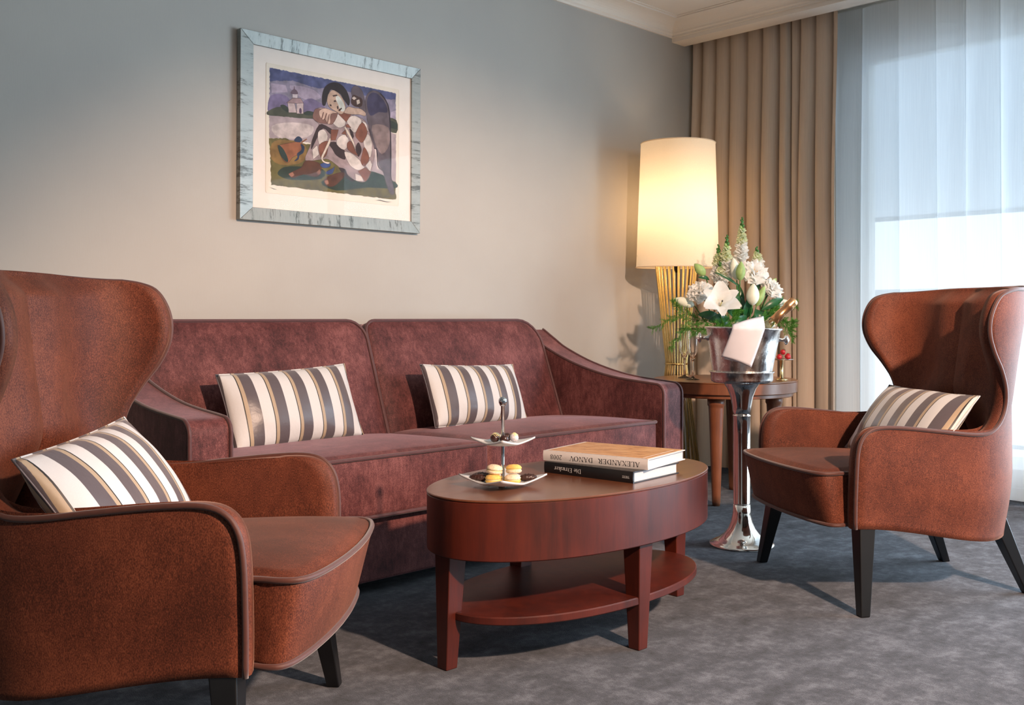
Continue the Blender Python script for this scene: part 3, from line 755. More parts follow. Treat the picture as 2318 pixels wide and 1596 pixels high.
def ball(p, R, mat, label, tip=None, swirl=None):
    V, F = lathe_geo([(R*math.sin(PI*i/12)*(1 if i not in (0, 12) else 0), R*.93-R*.93*math.cos(PI*i/12)) for i in range(13)], 20)
    o = mk('truffle', V, F, mat); o.location = p; tag(o, label, 'truffle', 'truffles on the upper plate')
    if tip: 
        V, F = lathe_geo([(R*.86, R*1.25), (R*.9, R*1.38), (R*.66, R*1.7), (R*.3, R*1.98), (0, R*2.1)], 9)
        V = [(x*(1+.18*math.sin(40*x+9*y)), y, z+.002*math.sin(900*x)) for x, y, z in V]; mk('topping', V, F, tip, o)
    if swirl:
        for k in range(4):
            a0 = -.55+.36*k; pts = []
            for i in range(11):
                q = -1.1+2.2*i/10; pts.append((R*1.0*math.sin(a0)*1.0, -R*1.01*math.cos(a0)*math.sin(q*.9), R*.93+R*.96*math.cos(a0)*math.cos(q*.9)))
            tube('drizzle', pts, .0008, swirl, o, 5)
up = .1205
ball(tp(-.022, -.006, up), .0128, M['choc_smooth'], 'dark truffle with fine pale drizzle on the upper plate', None, M['cream'])
ball(tp(.004, -.020, up-.001), .0130, M['choc_smooth'], 'plain dark truffle right in front of the chrome stem')
ball(tp(-.020, .022, up+.001), .0128, M['cream'], 'white chocolate truffle tucked behind the drizzled one')
ball(tp(.012, .020, up), .0128, M['choc_smooth'], 'dark truffle hidden behind the chrome stem')
ball(tp(.031, .0, up+.001), .0125, M['coco'], 'sugar-dusted truffle with a white chocolate peak', M['cream'])

# ---------------------------------------------------------------- round side table
ST = thing('side_table', 'round walnut side table in the corner by the drape', 'side table', (4.337, 2.895, 0))
circ = lambda R, n=96: [(R*math.cos(2*PI*i/n), R*math.sin(2*PI*i/n)) for i in range(n)]
slab('table_rim', circ(.358), .546, .600, .003, M['walnut'], ST, seg=1)
slab('table_top', circ(.3595), .600, .606, .002, M['walnut_top'], ST, seg=1)
slab('apron', circ(.338), .526, .546, .003, M['walnut'], ST, seg=1)
for ang in (-156, -66, 24, 114):
    a = math.radians(ang); lx, ly = .245*math.cos(a), .245*math.sin(a)
    lathe('leg', [(.018, 0), (.0205, .02), (.034, .42), (.037, .475), (.0375, .485), (.0425, .492), (.0425, .528)], M['walnut'], ST, loc=(lx, ly, 0), seg=28)
# ---------------------------------------------------------------- floor lamp
LP = thing('floor_lamp', 'floor lamp with gold rod base and tall cream shade', 'floor lamp', (4.475, 3.30, 0))
nr_ = 26
rod0 = None
for k in range(nr_):
    a = 2*PI*k/nr_
    if rod0 is None:
        pts = catmull([(.135, 0, .012), (.094, 0, .33), (.055, 0, .664), (.080, 0, .92), (.112, 0, 1.215)], 5)
        pts = [(.135, 0, .012), (.055, 0, .664), (.114, 0, 1.225)]
        rod0 = tube('rod', pts, .0042, M['brass'], LP, 8)
        continue
    c = rod0.copy(); C.objects.link(c); c.parent = LP; c.rotation_euler = (0, 0, a)
def ringp(R, z, n=40): return [(R*math.cos(2*PI*i/n), R*math.sin(2*PI*i/n), z) for i in range(n)]
tube('ring', ringp(.0585, .664), .0058, M['brass'], LP, 8, True)
tube('ring', ringp(.114, 1.225), .004, M['brass'], LP, 8, True)
lathe('base_ring', [(.150, 0), (.150, .012), (.115, .014), (.115, 0)], M['brass'], LP, seg=48)
Zs0, Zs1 = 1.193, 1.869
sh = lathe('lamp_shade', [(.224, Zs0), (.2015, Zs1)], M['shade'], LP, seg=72, caps=False)
tube('shade_trim', ringp(.2245, Zs0, 60), .003, M['shade'], sh, 6, True)
tube('shade_trim', ringp(.2018, Zs1, 60), .003, M['shade'], sh, 6, True)
sh.rotation_euler = (math.radians(.6), math.radians(-.4), 0)
for k in range(3):
    a = 2*PI*k/3+.4; tube('spider_arm', [(.012*math.cos(a), .012*math.sin(a), 1.225), (.221*math.cos(a), .221*math.sin(a), 1.255)], .002, M['brass'], LP, 6)
lathe('lamp_holder', [(.008, 1.165), (.014, 1.19), (.018, 1.235), (.018, 1.33), (.014, 1.34)], M['black_plastic'], LP, seg=16)
tube('cord', catmull([(0, 0, 1.17), (.002, 0, 1.0), (-.004, .002, .75), (0, 0, .5), (.01, 0, .02)], 5), .0032, M['black_plastic'], LP, 6)
bl = lathe('bulb', [(0, 1.34), (.013, 1.345), (.03, 1.40), (.03, 1.43), (.016, 1.455), (0, 1.46)], M['frost'], LP, seg=20)
lamp = light('lamp_bulb_light', 'POINT', (4.475, 3.30, 1.52), (0, 0, 0), 4.0, (1, .74, .48), shadow_soft_size=.045)
lamp.parent = None

# ---------------------------------------------------------------- champagne bucket on its stand
BX, BY = 3.482, 2.244
BS = thing('bucket_stand', 'tall silver pedestal stand carrying the ice bucket', 'stand', (BX, BY, 0))
foot = [(.130, 0), (.131, .004), (.127, .010), (.118, .013), (.114, .017), (.104, .021), (.088, .030), (.070, .046), (.054, .068), (.043, .095), (.036, .130), (.0335, .165)]
lathe('foot', foot, M['silver'], BS, seg=64)
lathe('column', [(.0335, .165), (.035, .167), (.0335, .170), (.034, .45), (.0345, .520), (.0365, .522), (.0345, .526)], M['silver'], BS, seg=48)
lathe('neck', [(.0345, .526), (.038, .560), (.046, .600), (.058, .632), (.070, .650), (.078, .658)], M['silver'], BS, seg=48)
lathe('tray', [(.0, .655), (.112, .656), (.121, .662), (.1235, .670), (.1235, .694), (.129, .699), (.1285, .702), (.121, .700), (.1195, .675), (.112, .668), (0, .667)], M['silver_wet'], BS, seg=64)
BK = thing('ice_bucket', 'silver champagne bucket with knob handles on the pedestal stand', 'bucket', (BX, BY, .668), yaw45)
BK.rotation_euler = (0, math.radians(1.6), yaw45)
bprof = [(0, .0), (.108, .0), (.113, .004), (.118, .03), (.128, .09), (.139, .15), (.1475, .200), (.1535, .204), (.1545, .208), (.152, .211), (.146, .209), (.137, .15), (.126, .09), (.115, .025), (.108, .012), (0, .010)]
lathe('bucket_body', bprof, M['silver_wet'], BK, seg=72)
for sg in (-1, 1):
    V, F = lathe_geo([(.013, -.006), (.012, .004), (.007, .010), (.0065, .022), (.009, .027), (.018, .030), (.021, .034), (.018, .039), (.010, .043), (.006, .047), (0, .049)], 20)
    k = mk('knob_handle', V, F, M['silver'], BK, loc=(sg*.140, 0, .165), rot=(0, sg*PI/2, 0))
rmat = Matrix.Rotation(yaw45, 4, 'Z')
# bottle
BT = thing('champagne_bottle', 'champagne bottle with copper foil neck leaning in the bucket', 'bottle', (BX, BY, .70), 0)
BT.matrix_world = Matrix.Translation((BX+rt[0]*(-.004)+fw[0]*.02, BY+rt[1]*(-.004)+fw[1]*.02, .768)) @ rmat @ Matrix.Rotation(math.radians(46), 4, 'Y') @ Matrix.Rotation(math.radians(-3), 4, 'X')
lathe('glass_body', [(0, .0), (.030, 0), (.040, .006), (.042, .02), (.042, .100), (.040, .125), (.034, .148), (.025, .172), (.0195, .195), (.0178, .22), (.016, .265), (0, .265)], M['bottle'], BT, seg=40)
lathe('foil', [(.0198, .196), (.0190, .24), (.0172, .272), (.0200, .276), (.0204, .290), (.019, .296), (.0198, .303), (.0192, .316), (.012, .321), (0, .322)], M['foil'], BT, seg=32)
# napkin draped over the rim
def bucketR(z):   # z measured from the bucket's foot
    return .112+(.150-.112)*z/.205
def napkin_geo(TL, TR, BL, BR, off, rimz=.212, nu=16, nv=22):
    def f(u, v):
        a = Vector(TL).lerp(Vector(TR), u); b = Vector(BL).lerp(Vector(BR), u); p = a.lerp(b, v)
        x, z = p.x, p.y
        z += .004*math.sin(PI*u)
        R = bucketR(min(z, .205))+.0065+off
        y = -math.sqrt(max(1e-5, R*R-min(abs(x), R*.98)**2))
        if z > rimz: y += (z-rimz)*1.7
        else: y -= .004+.06*(rimz-z)*.35
        y -= .003*math.sin(2*PI*u+3*v)
        return (x, y, z)
    return grid_geo(f, nu, nv)
def thick(name, VF, th, mat, parent):
    o = fixn(mk(name, VF[0], VF[1], mat, parent)); s = o.modifiers.new('solid', 'SOLIDIFY'); s.thickness = th; s.offset = 0; return o
NK = thing('napkin', 'folded white linen napkin hanging over the bucket rim', 'napkin', (BX, BY, .668), yaw45)
pxm = 4.0/2260
def nb(px, py): return ((px-1159)*3.89/2260-.929, .92-(py-718)*3.89/2260-.668, 0)
thick('front_fold', napkin_geo(nb(1660, 735), nb(1739, 716), nb(1638, 808), nb(1699, 830), .006), .0016, M['linen'], NK)
thick('under_fold', napkin_geo(nb(1663, 737), nb(1739, 718), nb(1644, 814), nb(1702, 832), .001), .0016, M['linen'], NK)
def sidefold(u, v):
    a = .20+.28*u; z = .212-.125*v-.012*u*v; R = bucketR(z)+.008+.01*v
    return (R*math.cos(a), R*math.sin(a), z)
thick('side_fold', grid_geo(sidefold, 8, 12), .0016, M['linen'], NK)

# ---------------------------------------------------------------- glasses and fruit dish
def flute(x, y, label):
    G = thing('champagne_flute', label, 'glass', (x, y, .606), 0, 'champagne flutes on the side table')
    outer = [(.0, .0), (.034, .0), (.0345, .0012), (.026, .004), (.010, .010), (.0050, .018), (.0042, .05), (.0044, .085), (.0065, .100), (.015, .116), (.025, .142), (.0305, .175), (.0315, .205), (.0295, .24), (.027, .258)]
    lathe('foot_and_stem', [p for p in outer if p[1] <= .100]+[(0, .1005)], M['glass'], G, seg=32)
    bowl = [(.0055, .1006)]+[p for p in outer if p[1] > .1]
    inner = [(r-.0011, z) for r, z in bowl[::-1]][:-1]+[(0, .106)]
    lathe('bowl', [(0, .1006)]+bowl+inner, M['glass'], G, seg=32)
    return G
flute(4.236, 3.073, 'empty champagne flute set back against the gold lamp rods')
flute(4.145, 2.956, 'empty champagne flute in front of the other beside the bucket')
FD = thing('fruit_dish', 'small brass pedestal dish with strawberries on the side table', 'dish', (4.425, 2.622, .606))
lathe('pedestal', [(.030, 0), (.031, .004), (.024, .009), (.009, .011), (.0085, .097), (.016, .101)], M['brass_light'], FD, seg=28)
lathe('dish_plate', [(.0, .1012), (.05, .1012), (.062, .105), (.0622, .1062), (.05, .1035), (0, .103)], M['plate_metal'], FD, seg=40)
def berry(p, rot, s, label):
    pr = [(0, 0)]+[(.0165*s*math.sin(PI*(i/10)**.8)**.8*(1 if i else 0), .036*s*i/10) for i in range(1, 10)]+[(0, .034*s)]
    B = thing('strawberry', label, 'strawberry', p, 0, 'strawberries on the brass dish'); B.rotation_euler = rot
    lathe('flesh', pr, M['berry'], B, seg=20)
    V, F = [], []
    for k in range(6):
        a = 2*PI*k/6; n = len(V)
        V += [(0, 0, .035*s), (.005*math.cos(a-.4), .005*math.sin(a-.4), .0355*s), (.013*math.cos(a), .013*math.sin(a), .034*s), (.005*math.cos(a+.4), .005*math.sin(a+.4), .0355*s)]; F.append((n, n+1, n+2, n+3))
    mk('calyx', V, F, M['leaf'], B)
fx, fy, fz = 4.425, 2.622, .606+.1035
def fp(r, d, z=0): return (fx+rt[0]*r+fw[0]*d, fy+rt[1]*r+fw[1]*d, fz+z)
berry(fp(.024, -.016), (.15, .1, 0), .95, 'largest strawberry standing upright at the rim of the dish')
berry(fp(-.016, -.020), (-.1, .1, 0), .85, 'strawberry half hidden by the hanging napkin corner')
berry(fp(.034, .018), (0, .2, 0), .85, 'strawberry at the back of the dish behind the largest one')
berry(fp(.002, .005, .028), (.3, .9, .4), .85, 'strawberry lying on top of the other berries')

# ---------------------------------------------------------------- flowers in a vase behind the bucket
FX0, FY0 = 4.30, 2.79
FA = thing('flower_arrangement', 'white lilies, peonies and snapdragons in a vase on the side table', 'flowers', (FX0, FY0, .606), yaw45)
lathe('vase', [(0, 0), (.055, 0), (.06, .004), (.066, .05), (.072, .12), (.078, .2), (.074, .2), (.06, .01), (0, .008)], M['silver'], FA, seg=40)
fd = FX0*.6977+FY0*.7164; fr = FX0*.7164-FY0*.6977; FPX = 1159+2260*fr/fd
def fl(px, py, dd=0):
    d = fd+dd
    return Vector(((px-1159)*d/2260-fr, dd, .92-(py-718)*d/2260-.606))
def orient(d, up=(0, 0, 1)):
    z = Vector(d).normalized(); return z.to_track_quat('Z', 'Y').to_matrix()
def petal_geo(L, Wd, curl, cup, nu=7, nv=9, ruffle=0, tip=0.0, a0=0, ph=0):
    """petal growing from the origin along +z then bending outward along +x, rotated a0 about z"""
    def f(u, v):
        b = 2*u-1; wd = Wd*((math.sin(PI*min(1, v**.8*.93+.04))**.75)*(1-tip)+tip*(.28+.72*smooth(0, .7, v))*(1-.55*max(0, v-.75)**2*16*.5))
        th = curl*v**1.2; r = 0; z = 0
        n = 8
        for i in range(n):
            q = curl*((i+.5)/n*v)**1.2; r += math.sin(q)*L*v/n; z += math.cos(q)*L*v/n
        y = wd/2*b; r -= cup*(b*b)*wd*math.cos(th); z += cup*(b*b)*wd*math.sin(th)
        r += ruffle*math.sin(5*b+ph)*v*v*L; z += tip*(-.16*b*b*v*L+.05*L*v*v*math.sin(7*b+ph))
        ca, sa = math.cos(a0), math.sin(a0)
        return (r*ca-y*sa, r*sa+y*ca, z)
    return grid_geo(f, nu, nv)
def xf(geo, pos, rot=None):
    V, F = geo
    return [tuple((rot @ Vector(v) if rot else Vector(v))+Vector(pos)) for v in V], F
def stem_to(p, bend=.02, r=.0028, name='stem'):
    tube(name, catmull([(random.uniform(-.025, .025), random.uniform(-.02, .02), .10), Vector((p.x*.55, p.y*.5, p.z*.62)), p], 6), r, M['stem'], FA, 6)
def lily(px, py, d, dd, L=.12, label=None):
    pos = fl(px, py, dd); R = orient(d)
    g = bpy.data.objects.new('lily', None); C.objects.link(g); g.parent = FA; g.location = pos; g.rotation_euler = R.to_euler()
    for k in range(6):
        a = PI/3*k+.52; big = k % 2
        V, F = petal_geo(L*(1.0 if big else .95), L*(.64 if big else .46), 1.62, .10, 11, 12, .012, .04, a0=a, ph=k)
        mk('petal', V, F, M['petal'], g)
    for k in range(6):
        a = PI/3*k; tube('stamen', [(0, 0, .005), (.012*math.cos(a), .012*math.sin(a), .045), (.022*math.cos(a), .022*math.sin(a), .068)], .0011, M['anther'], g, 5)
    tube('pistil', [(0, 0, .005), (.002, 0, .05), (.006, 0, .082)], .0016, M['anther'], g, 6)
    tube('stigma', [(.006, 0, .081), (.0065, 0, .088)], .0036, M['stigma'], g, 6)
    stem_to(pos); return g
lily(1627, 702, (-.05, -.85, .50), -.13, .165)
def bud(px0, py0, px1, py1, wpx, mat, dd=-.05, dd1=None):
    a = fl(px0, py0, dd); b = fl(px1, py1, dd if dd1 is None else dd1); ax = b-a; L = ax.length; R = orient(ax); rm = wpx*fd/2260/2
    def f(u, v):
        t_ = 2*PI*u; r = rm*(math.sin(PI*min(.995, v**.85))**.72)*(1+.10*abs(math.sin(1.5*t_)))+.0008
        return (r*math.cos(t_), r*math.sin(t_), L*v)
    V, F = xf(grid_geo(f, 18, 14, True), a, R); mk('lily_bud', V, F, mat, FA); stem_to(a)
bud(1596, 624, 1572, 597, 19, M['bud'], -.06)
bud(1675, 636, 1678, 592, 19, M['bud'], -.12)
bud(1668, 634, 1660, 584, 20, M['bud_white'], -.06)
bud(1703, 692, 1706, 642, 26, M['bud_white'], -.13)
bud(1712, 694, 1731, 648, 16, M['bud'], -.09)
bud(1742, 650, 1757, 630, 13, M['bud'], .02)
bud(1572, 692, 1526, 676, 20, M['bud_white'], -.02)
bud(1750, 690, 1785, 682, 18, M['bud_white'], .06)
def peony(px, py, Rpx, d, dd, n=46, heart=False, seed=0, el=1.0):
    rnd = random.Random(seed); pos = fl(px, py, dd); R = orient(d); rad = Rpx*fd/2260
    g = bpy.data.objects.new('peony', None); C.objects.link(g); g.parent = FA; g.location = pos; g.rotation_euler = R.to_euler()
    for lay, (cnt, curl, L, Wd, zz) in enumerate(((7, 1.75, 1.05, .85, -.35), (8, 1.35, 1.1, .8, -.4), (8, .95, 1.1, .75, -.4), (7, .6, 1.05, .62, -.4), (6, .28, 1.0, .5, -.4))):
        if heart and lay == 4: continue
        for k in range(cnt):
            a = 2*PI*k/cnt+lay*.43+rnd.uniform(-.15, .15)
            V, F = petal_geo(rad*L*rnd.uniform(.9, 1.08), rad*Wd, curl*rnd.uniform(.9, 1.1), -.16, 8, 8, .05, .85, a0=a, ph=rnd.uniform(0, 6))
            mk('petal', [(x, y, z+zz*rad) for x, y, z in V], F, M['petal'], g)
    if heart:
        for k in range(10):
            a = 2*PI*k/10; tube('stamen', [(.1*rad*math.cos(a), .1*rad*math.sin(a), -.2*rad), (.16*rad*math.cos(a), .16*rad*math.sin(a), .32*rad)], .0018, M['pollen'], g, 5)
    stem_to(pos)
peony(1588, 666, 42, (-.45, -.6, .6), -.06, seed=1)
peony(1704, 624, 46, (.05, -.75, .62), -.05, heart=True, seed=2)
peony(1742, 658, 38, (.5, -.55, .62), .0, seed=3)
peony(1757, 682, 24, (.7, -.4, .3), .02, seed=4)
def snapdragon(px0, py0, px1, py1, dd, seed, wpx=17):
    rnd = random.Random(seed); a = fl(px0, py0, dd); b = fl(px1, py1, dd); ax = (b-a); L = ax.length; s = fd/2260
    g = bpy.data.objects.new('snapdragon', None); C.objects.link(g); g.parent = FA; g.location = a; g.rotation_euler = orient(ax).to_euler()
    tube('spike_stem', [(0, 0, -.06), (0, 0, L*.5), (0, 0, L*.95)], [.003, .0025, .0015], M['stem'], g, 6)
    n = int(L/.0068)
    for k in range(n):
        v = k/n; z = L*v; ang = k*2.4
        ca, sa = math.cos(ang), math.sin(ang); R = Matrix.Rotation(ang, 3, 'Z')
        if v < .66:
            sz = wpx*s*(1-.45*v/.66)*rnd.uniform(.85, 1.1)
            gs = []
            for q, (cu, dz) in enumerate(((.9, .0), (1.9, -.1), (1.5, .0))):
                gs.append(petal_geo(sz*.85, sz*.85, cu, -.2, 6, 5, .08, .7, a0=(q-1)*.5, ph=k))
            V, F = merge(gs); V = [tuple(R @ (Vector(p)+Vector((.004, 0, 0)))+Vector((0, 0, z))) for p in V]
            mk('floret', V, F, M['petal'] if v < .36 else M['cream_petal'], g)
        else:
            r = .0085*(1.15-(v-.66)*2.1)
            V, F = lathe_geo([(r*math.sin(PI*i/6)*(1 if 0 < i < 6 else 0), -1.4*r*math.cos(PI*i/6)) for i in range(7)], 8)
            V = [tuple(R @ (Matrix.Rotation(.5, 3, 'Y') @ Vector(p)+Vector((r*.75, 0, 0)))+Vector((0, 0, z))) for p in V]
            mk('flower_bud', V, F, M['stem'] if v > .78 else M['bud'], g)
snapdragon(1677, 600, 1680, 490, .02, 1, 30)
snapdragon(1641, 640, 1646, 530, -.02, 2, 32)
snapdragon(1622, 640, 1627, 552, .0, 3, 28)
snapdragon(1718, 620, 1712, 557, .04, 4, 28)
snapdragon(1634, 655, 1630, 590, -.03, 5, 30)
def leaf(p0, p1, wpx, dd0, dd1, droop=.015, name='leaf'):
    a = fl(*p0, dd0); b = fl(*p1, dd1); ax = b-a; L = ax.length; side = ax.cross(Vector((0, -1, .35))).normalized(); up = side.cross(ax).normalized(); wd = wpx*fd/2260
    def f(u, v):
        q = 2*u-1; wv = wd/2*math.sin(PI*min(1, v*.96+.02))**.8
        return tuple(a+ax*v+up*(droop*math.sin(PI*v))+side*(q*wv)-up*(.25*wv*q*q*-1))
    V, F = grid_geo(f, 5, 12); mk(name, V, F, M['leaf'], FA)
for (p0, p1, wd, a, b) in [((1638, 706), (1674, 672), 24, -.14, -.15), ((1724, 702), (1773, 676), 17, -.06, -.04), ((1710, 700), (1722, 730), 17, -.13, -.15), ((1606, 634), (1580, 628), 9, -.05, -.07),
        ((1672, 648), (1618, 616), 7, -.10, -.11), ((1690, 715), (1660, 742), 18, -.12, -.16), ((1660, 716), (1694, 748), 16, -.11, -.16), ((1662, 700), (1640, 640), 14, -.02, -.03), ((1680, 700), (1668, 640), 16, -.03, -.02), ((1690, 700), (1706, 660), 18, -.05, -.06),
        ((1650, 720), (1604, 728), 22, -.08, -.12), ((1670, 720), (1640, 690), 24, -.04, -.06), ((1690, 720), (1692, 680), 22, -.06, -.09), ((1672, 722), (1680, 672), 22, -.05, -.05), ((1632, 722), (1580, 712), 22, -.06, -.08), ((1700, 720), (1750, 712), 18, -.03, -.02), ((1655, 735), (1620, 738), 26, -.06, -.08), ((1645, 690), (1636, 655), 16, -.01, 0), ((1690, 690), (1720, 640), 16, .02, .03)]:
    leaf(p0, p1, wd, a, b)
def frond(pts, dds, width, seed, dens=1.0):
    rnd = random.Random(seed); P = catmull([fl(p[0], p[1], d) for p, d in zip(pts, dds)], 8)
    geos = [tube_geo(P, [.0014*(1-.6*i/len(P)) for i in range(len(P))], 4)]
    s = fd/2260
    for i in range(2, len(P)):
        for sgn in (-1, 1):
            t_ = (P[i]-P[i-1]).normalized(); side = Vector((rnd.uniform(-1, 1), rnd.uniform(-1, 1), rnd.uniform(-1, 1))); side = (side-t_*side.dot(t_)).normalized()
            d = (t_*.7+side*rnd.uniform(.6, 1)).normalized(); Lb = 1.3*width*s*rnd.uniform(.5, 1.0)*(1-.55*i/len(P)); q = P[i]
            geos.append(tube_geo([q, q+d*Lb], .0006, 3))
            nn = int(10*dens)
            for k in range(1, nn+1):
                for m in range(4):
                    nd = (d*.6+Vector((rnd.uniform(-1, 1), rnd.uniform(-1, 1), rnd.uniform(-1, 1)))*.8).normalized(); b0 = q+d*Lb*k/nn
                    n2 = nd.cross(Vector((.3, .5, .8))).normalized()*.0007; e = b0+nd*rnd.uniform(.008, .017)
                    geos.append(([b0-n2, b0+n2, e], [(0, 1, 2)]))
    V, F = merge(geos); mk('fern_frond', V, F, M['fern'], FA, smooth=False)
frond([(1620, 728), (1560, 722), (1520, 722), (1476, 744)], (-.05, -.06, -.05, -.04), 22, 1)
frond([(1610, 725), (1570, 718), (1540, 700), (1524, 682)], (-.06, -.08, -.08, -.08), 20, 2)
frond([(1615, 730), (1565, 738), (1545, 752), (1520, 786)], (-.08, -.10, -.10, -.09), 22, 3)
frond([(1640, 732), (1620, 742), (1600, 745), (1570, 752)], (-.12, -.16, -.17, -.17), 26, 4, 1.3)
frond([(1650, 730), (1655, 728), (1664, 716), (1672, 704)], (-.14, -.17, -.17, -.17), 26, 5, 1.3)
frond([(1640, 735), (1630, 740), (1650, 742), (1680, 745)], (-.14, -.17, -.18, -.18), 26, 6, 1.3)
frond([(1720, 728), (1750, 712), (1775, 725), (1794, 768)], (.0, .02, .03, .03), 24, 7, 1.2)
frond([(1720, 720), (1740, 700), (1765, 690), (1800, 690)], (.0, .02, .03, .03), 26, 8, 1.2)
frond([(1715, 730), (1735, 716), (1748, 706), (1760, 690)], (-.05, -.05, -.05, -.04), 24, 9, 1.2)
frond([(1735, 735), (1770, 730), (1788, 745), (1798, 730)], (.02, .03, .04, .04), 26, 10, 1.2)

# ---------------------------------------------------------------- framed picture
PW0, PW1, PZ0, PZ1 = 1.969, 2.875, 1.303, 2.054
pcx, pcz = (PW0+PW1)/2, (PZ0+PZ1)/2; W2, H2 = (PW1-PW0)/2, (PZ1-PZ0)/2
FRM = thing('framed_picture', 'watercolour of a seated harlequin in a crackled silver frame', 'picture', (pcx, WY-.002, pcz))
FRM.rotation_euler = (0, math.radians(.25), 0)
fwid, dep = .062, .030
def rail(name, p, mat):   # p: outer a, outer b, inner b, inner a (x,z)
    V = []
    for (x, z), inner in zip(p, (0, 0, 1, 1)): V += [(x, 0, z), (x, -dep+(.010 if inner else .002), z)]
    F = [(0, 2, 3, 1), (2, 4, 5, 3), (4, 6, 7, 5), (6, 0, 1, 7), (1, 3, 5, 7), (0, 6, 4, 2)]
    addbev(fixn(mk(name, V, F, mat, FRM, smooth=False)), .0015, 2)
a, b, c, d = (-W2, -H2), (W2, -H2), (W2, H2), (-W2, H2); k = fwid
ai, bi, ci, di = (-W2+k, -H2+k*.85), (W2-k*.72, -H2+k*.85), (W2-k*.72, H2-k*.82), (-W2+k, H2-k*.82)
rail('frame_rail', (a, b, bi, ai), M['frame_h']); rail('frame_stile', (b, c, ci, bi), M['frame_v']); rail('frame_rail', (c, d, di, ci), M['frame_h']); rail('frame_stile', (d, a, ai, di), M['frame_v'])
box('mount_board', -W2+.02, W2-.02, -.012, -.006, -H2+.02, H2-.02, M['mat_board'], FRM)
ax0, ax1, az0, az1 = 2.094-pcx, 2.761-pcx, 1.422-pcz, 1.940-pcz
V_ = []
lip = boxes('mount_bevel', [(ax0-.003, ax0, -.0135, -.012, az0, az1), (ax1, ax1+.003, -.0135, -.012, az0, az1), (ax0, ax1, -.0135, -.012, az1, az1+.003), (ax0, ax1, -.0135, -.012, az0-.003, az0)], M['paper_art'], FRM)
box('art_paper', ax0, ax1, -.0130, -.012, az0, az1, M['paper_art'], FRM)
mk('glazing', [(-W2+.05, -.017, -H2+.045), (W2-.04, -.017, -H2+.045), (W2-.04, -.017, H2-.045), (-W2+.05, -.017, H2-.045)], [(0, 1, 2, 3)], M['picture_glass'], FRM, smooth=False)
# the watercolour itself: flat printed shapes
uv0 = [(2.106-pcx, 1.926-pcz), (2.747-pcx, 1.926-pcz), (2.747-pcx, 1.446-pcz), (2.106-pcx, 1.450-pcz)]
src = [(95, 118), (1405, 355), (1400, 1480), (95, 1325)]
A_ = []; B_ = []
for (x, y), (X, Z) in zip(src, uv0):
    A_.append([x, y, 1, 0, 0, 0, -X*x, -X*y]); B_.append(X); A_.append([0, 0, 0, x, y, 1, -Z*x, -Z*y]); B_.append(Z)
Hm = np.linalg.solve(np.array(A_, float), np.array(B_, float))
def pm(x, y):
    w_ = Hm[6]*x+Hm[7]*y+1; return ((Hm[0]*x+Hm[1]*y+Hm[2])/w_, (Hm[3]*x+Hm[4]*y+Hm[5])/w_)
PRN = bpy.data.objects.new('watercolour_print', None); C.objects.link(PRN); PRN.parent = FRM
pmats = {}
def pmat(c, var=.22):
    if c not in pmats: pmats[c] = simple('pigment_%d_%d_%d' % c, lin(c), .85, var=var, vscale=28)
    return pmats[c]
layer = [0]
from mathutils.geometry import tessellate_polygon
def paint(name, polys, col, smooth_=True, var=.30, ink=0):
    layer[0] += 1; y = -.01302-layer[0]*.00003; V, F = [], []; loops = []
    for p in polys:
        q = [Vector(pm(*t_)).to_3d() for t_ in p]
        if smooth_ and len(q) > 4:
            qq = q[-1:]+q+q[:2]; out = []
            for i in range(1, len(qq)-2):
                for s_ in range(3):
                    t_ = s_/3; p0, p1, p2, p3 = qq[i-1], qq[i], qq[i+1], qq[i+2]
                    out.append(.5*((2*p1)+(p2-p0)*t_+(2*p0-5*p1+4*p2-p3)*t_*t_+(3*p1-p0-3*p2+p3)*t_**3))
            q = out
        loops.append(q); n = len(V); V += [(v.x, y, v.y) for v in q]
        F += [tuple(n+i for i in tri) for tri in tessellate_polygon([q])]
    o = mk(name, V, F, pmat(col, var), PRN, smooth=False)
    if ink:
        V, F = [], []; y -= .000015
        for q in loops:
            n = len(q)
            for i in range(n):
                a_, b_ = q[i], q[(i+1) % n]; d_ = b_-a_
                if d_.length < 1e-6: continue
                nn = Vector((-d_.y, d_.x, 0)).normalized()*ink/2; d_ = d_.normalized()*ink*.3; k = len(V)
                for p_ in (a_-d_+nn, a_-d_-nn, b_+d_-nn, b_+d_+nn): V.append((p_.x, y, p_.y))
                F.append((k, k+1, k+2, k+3))
        mk('ink_line', V, F, pmat((58, 46, 46)), PRN, smooth=False)
    return o
def ragged(pts, amp=5, step=14, seed=0):
    rnd = random.Random(seed); out = []
    for a_, b_ in zip(pts, pts[1:]+pts[:1]):
        n = max(1, int(math.dist(a_, b_)/step))
        for i in range(n): out.append((a_[0]+(b_[0]-a_[0])*i/n+rnd.uniform(-amp, amp), a_[1]+(b_[1]-a_[1])*i/n+rnd.uniform(-amp, amp)))
    return out
paint('sky', [ragged([(98, 122), (750, 240), (1400, 360), (1400, 760), (95, 640)], 4)], (128, 118, 134), False, .35)
paint('upper_sky', [ragged([(98, 122), (750, 240), (1400, 360), (1398, 430), (1100, 400), (800, 330), (560, 320), (330, 250), (98, 260)], 5, 14, 3)], (80, 82, 116), False, .4)
paint('cloud', [[(300, 300), (520, 330), (620, 420), (500, 450), (380, 400)], [(110, 280), (260, 300), (280, 370), (120, 380)], [(1350, 560), (1400, 540), (1400, 640), (1340, 620)]], (156, 140, 156))
paint('far_trees', [[(95, 430), (170, 390), (240, 400), (300, 450), (300, 600), (95, 600)], [(430, 470), (520, 430), (600, 470), (650, 500), (640, 560), (430, 580)]], (112, 98, 128))
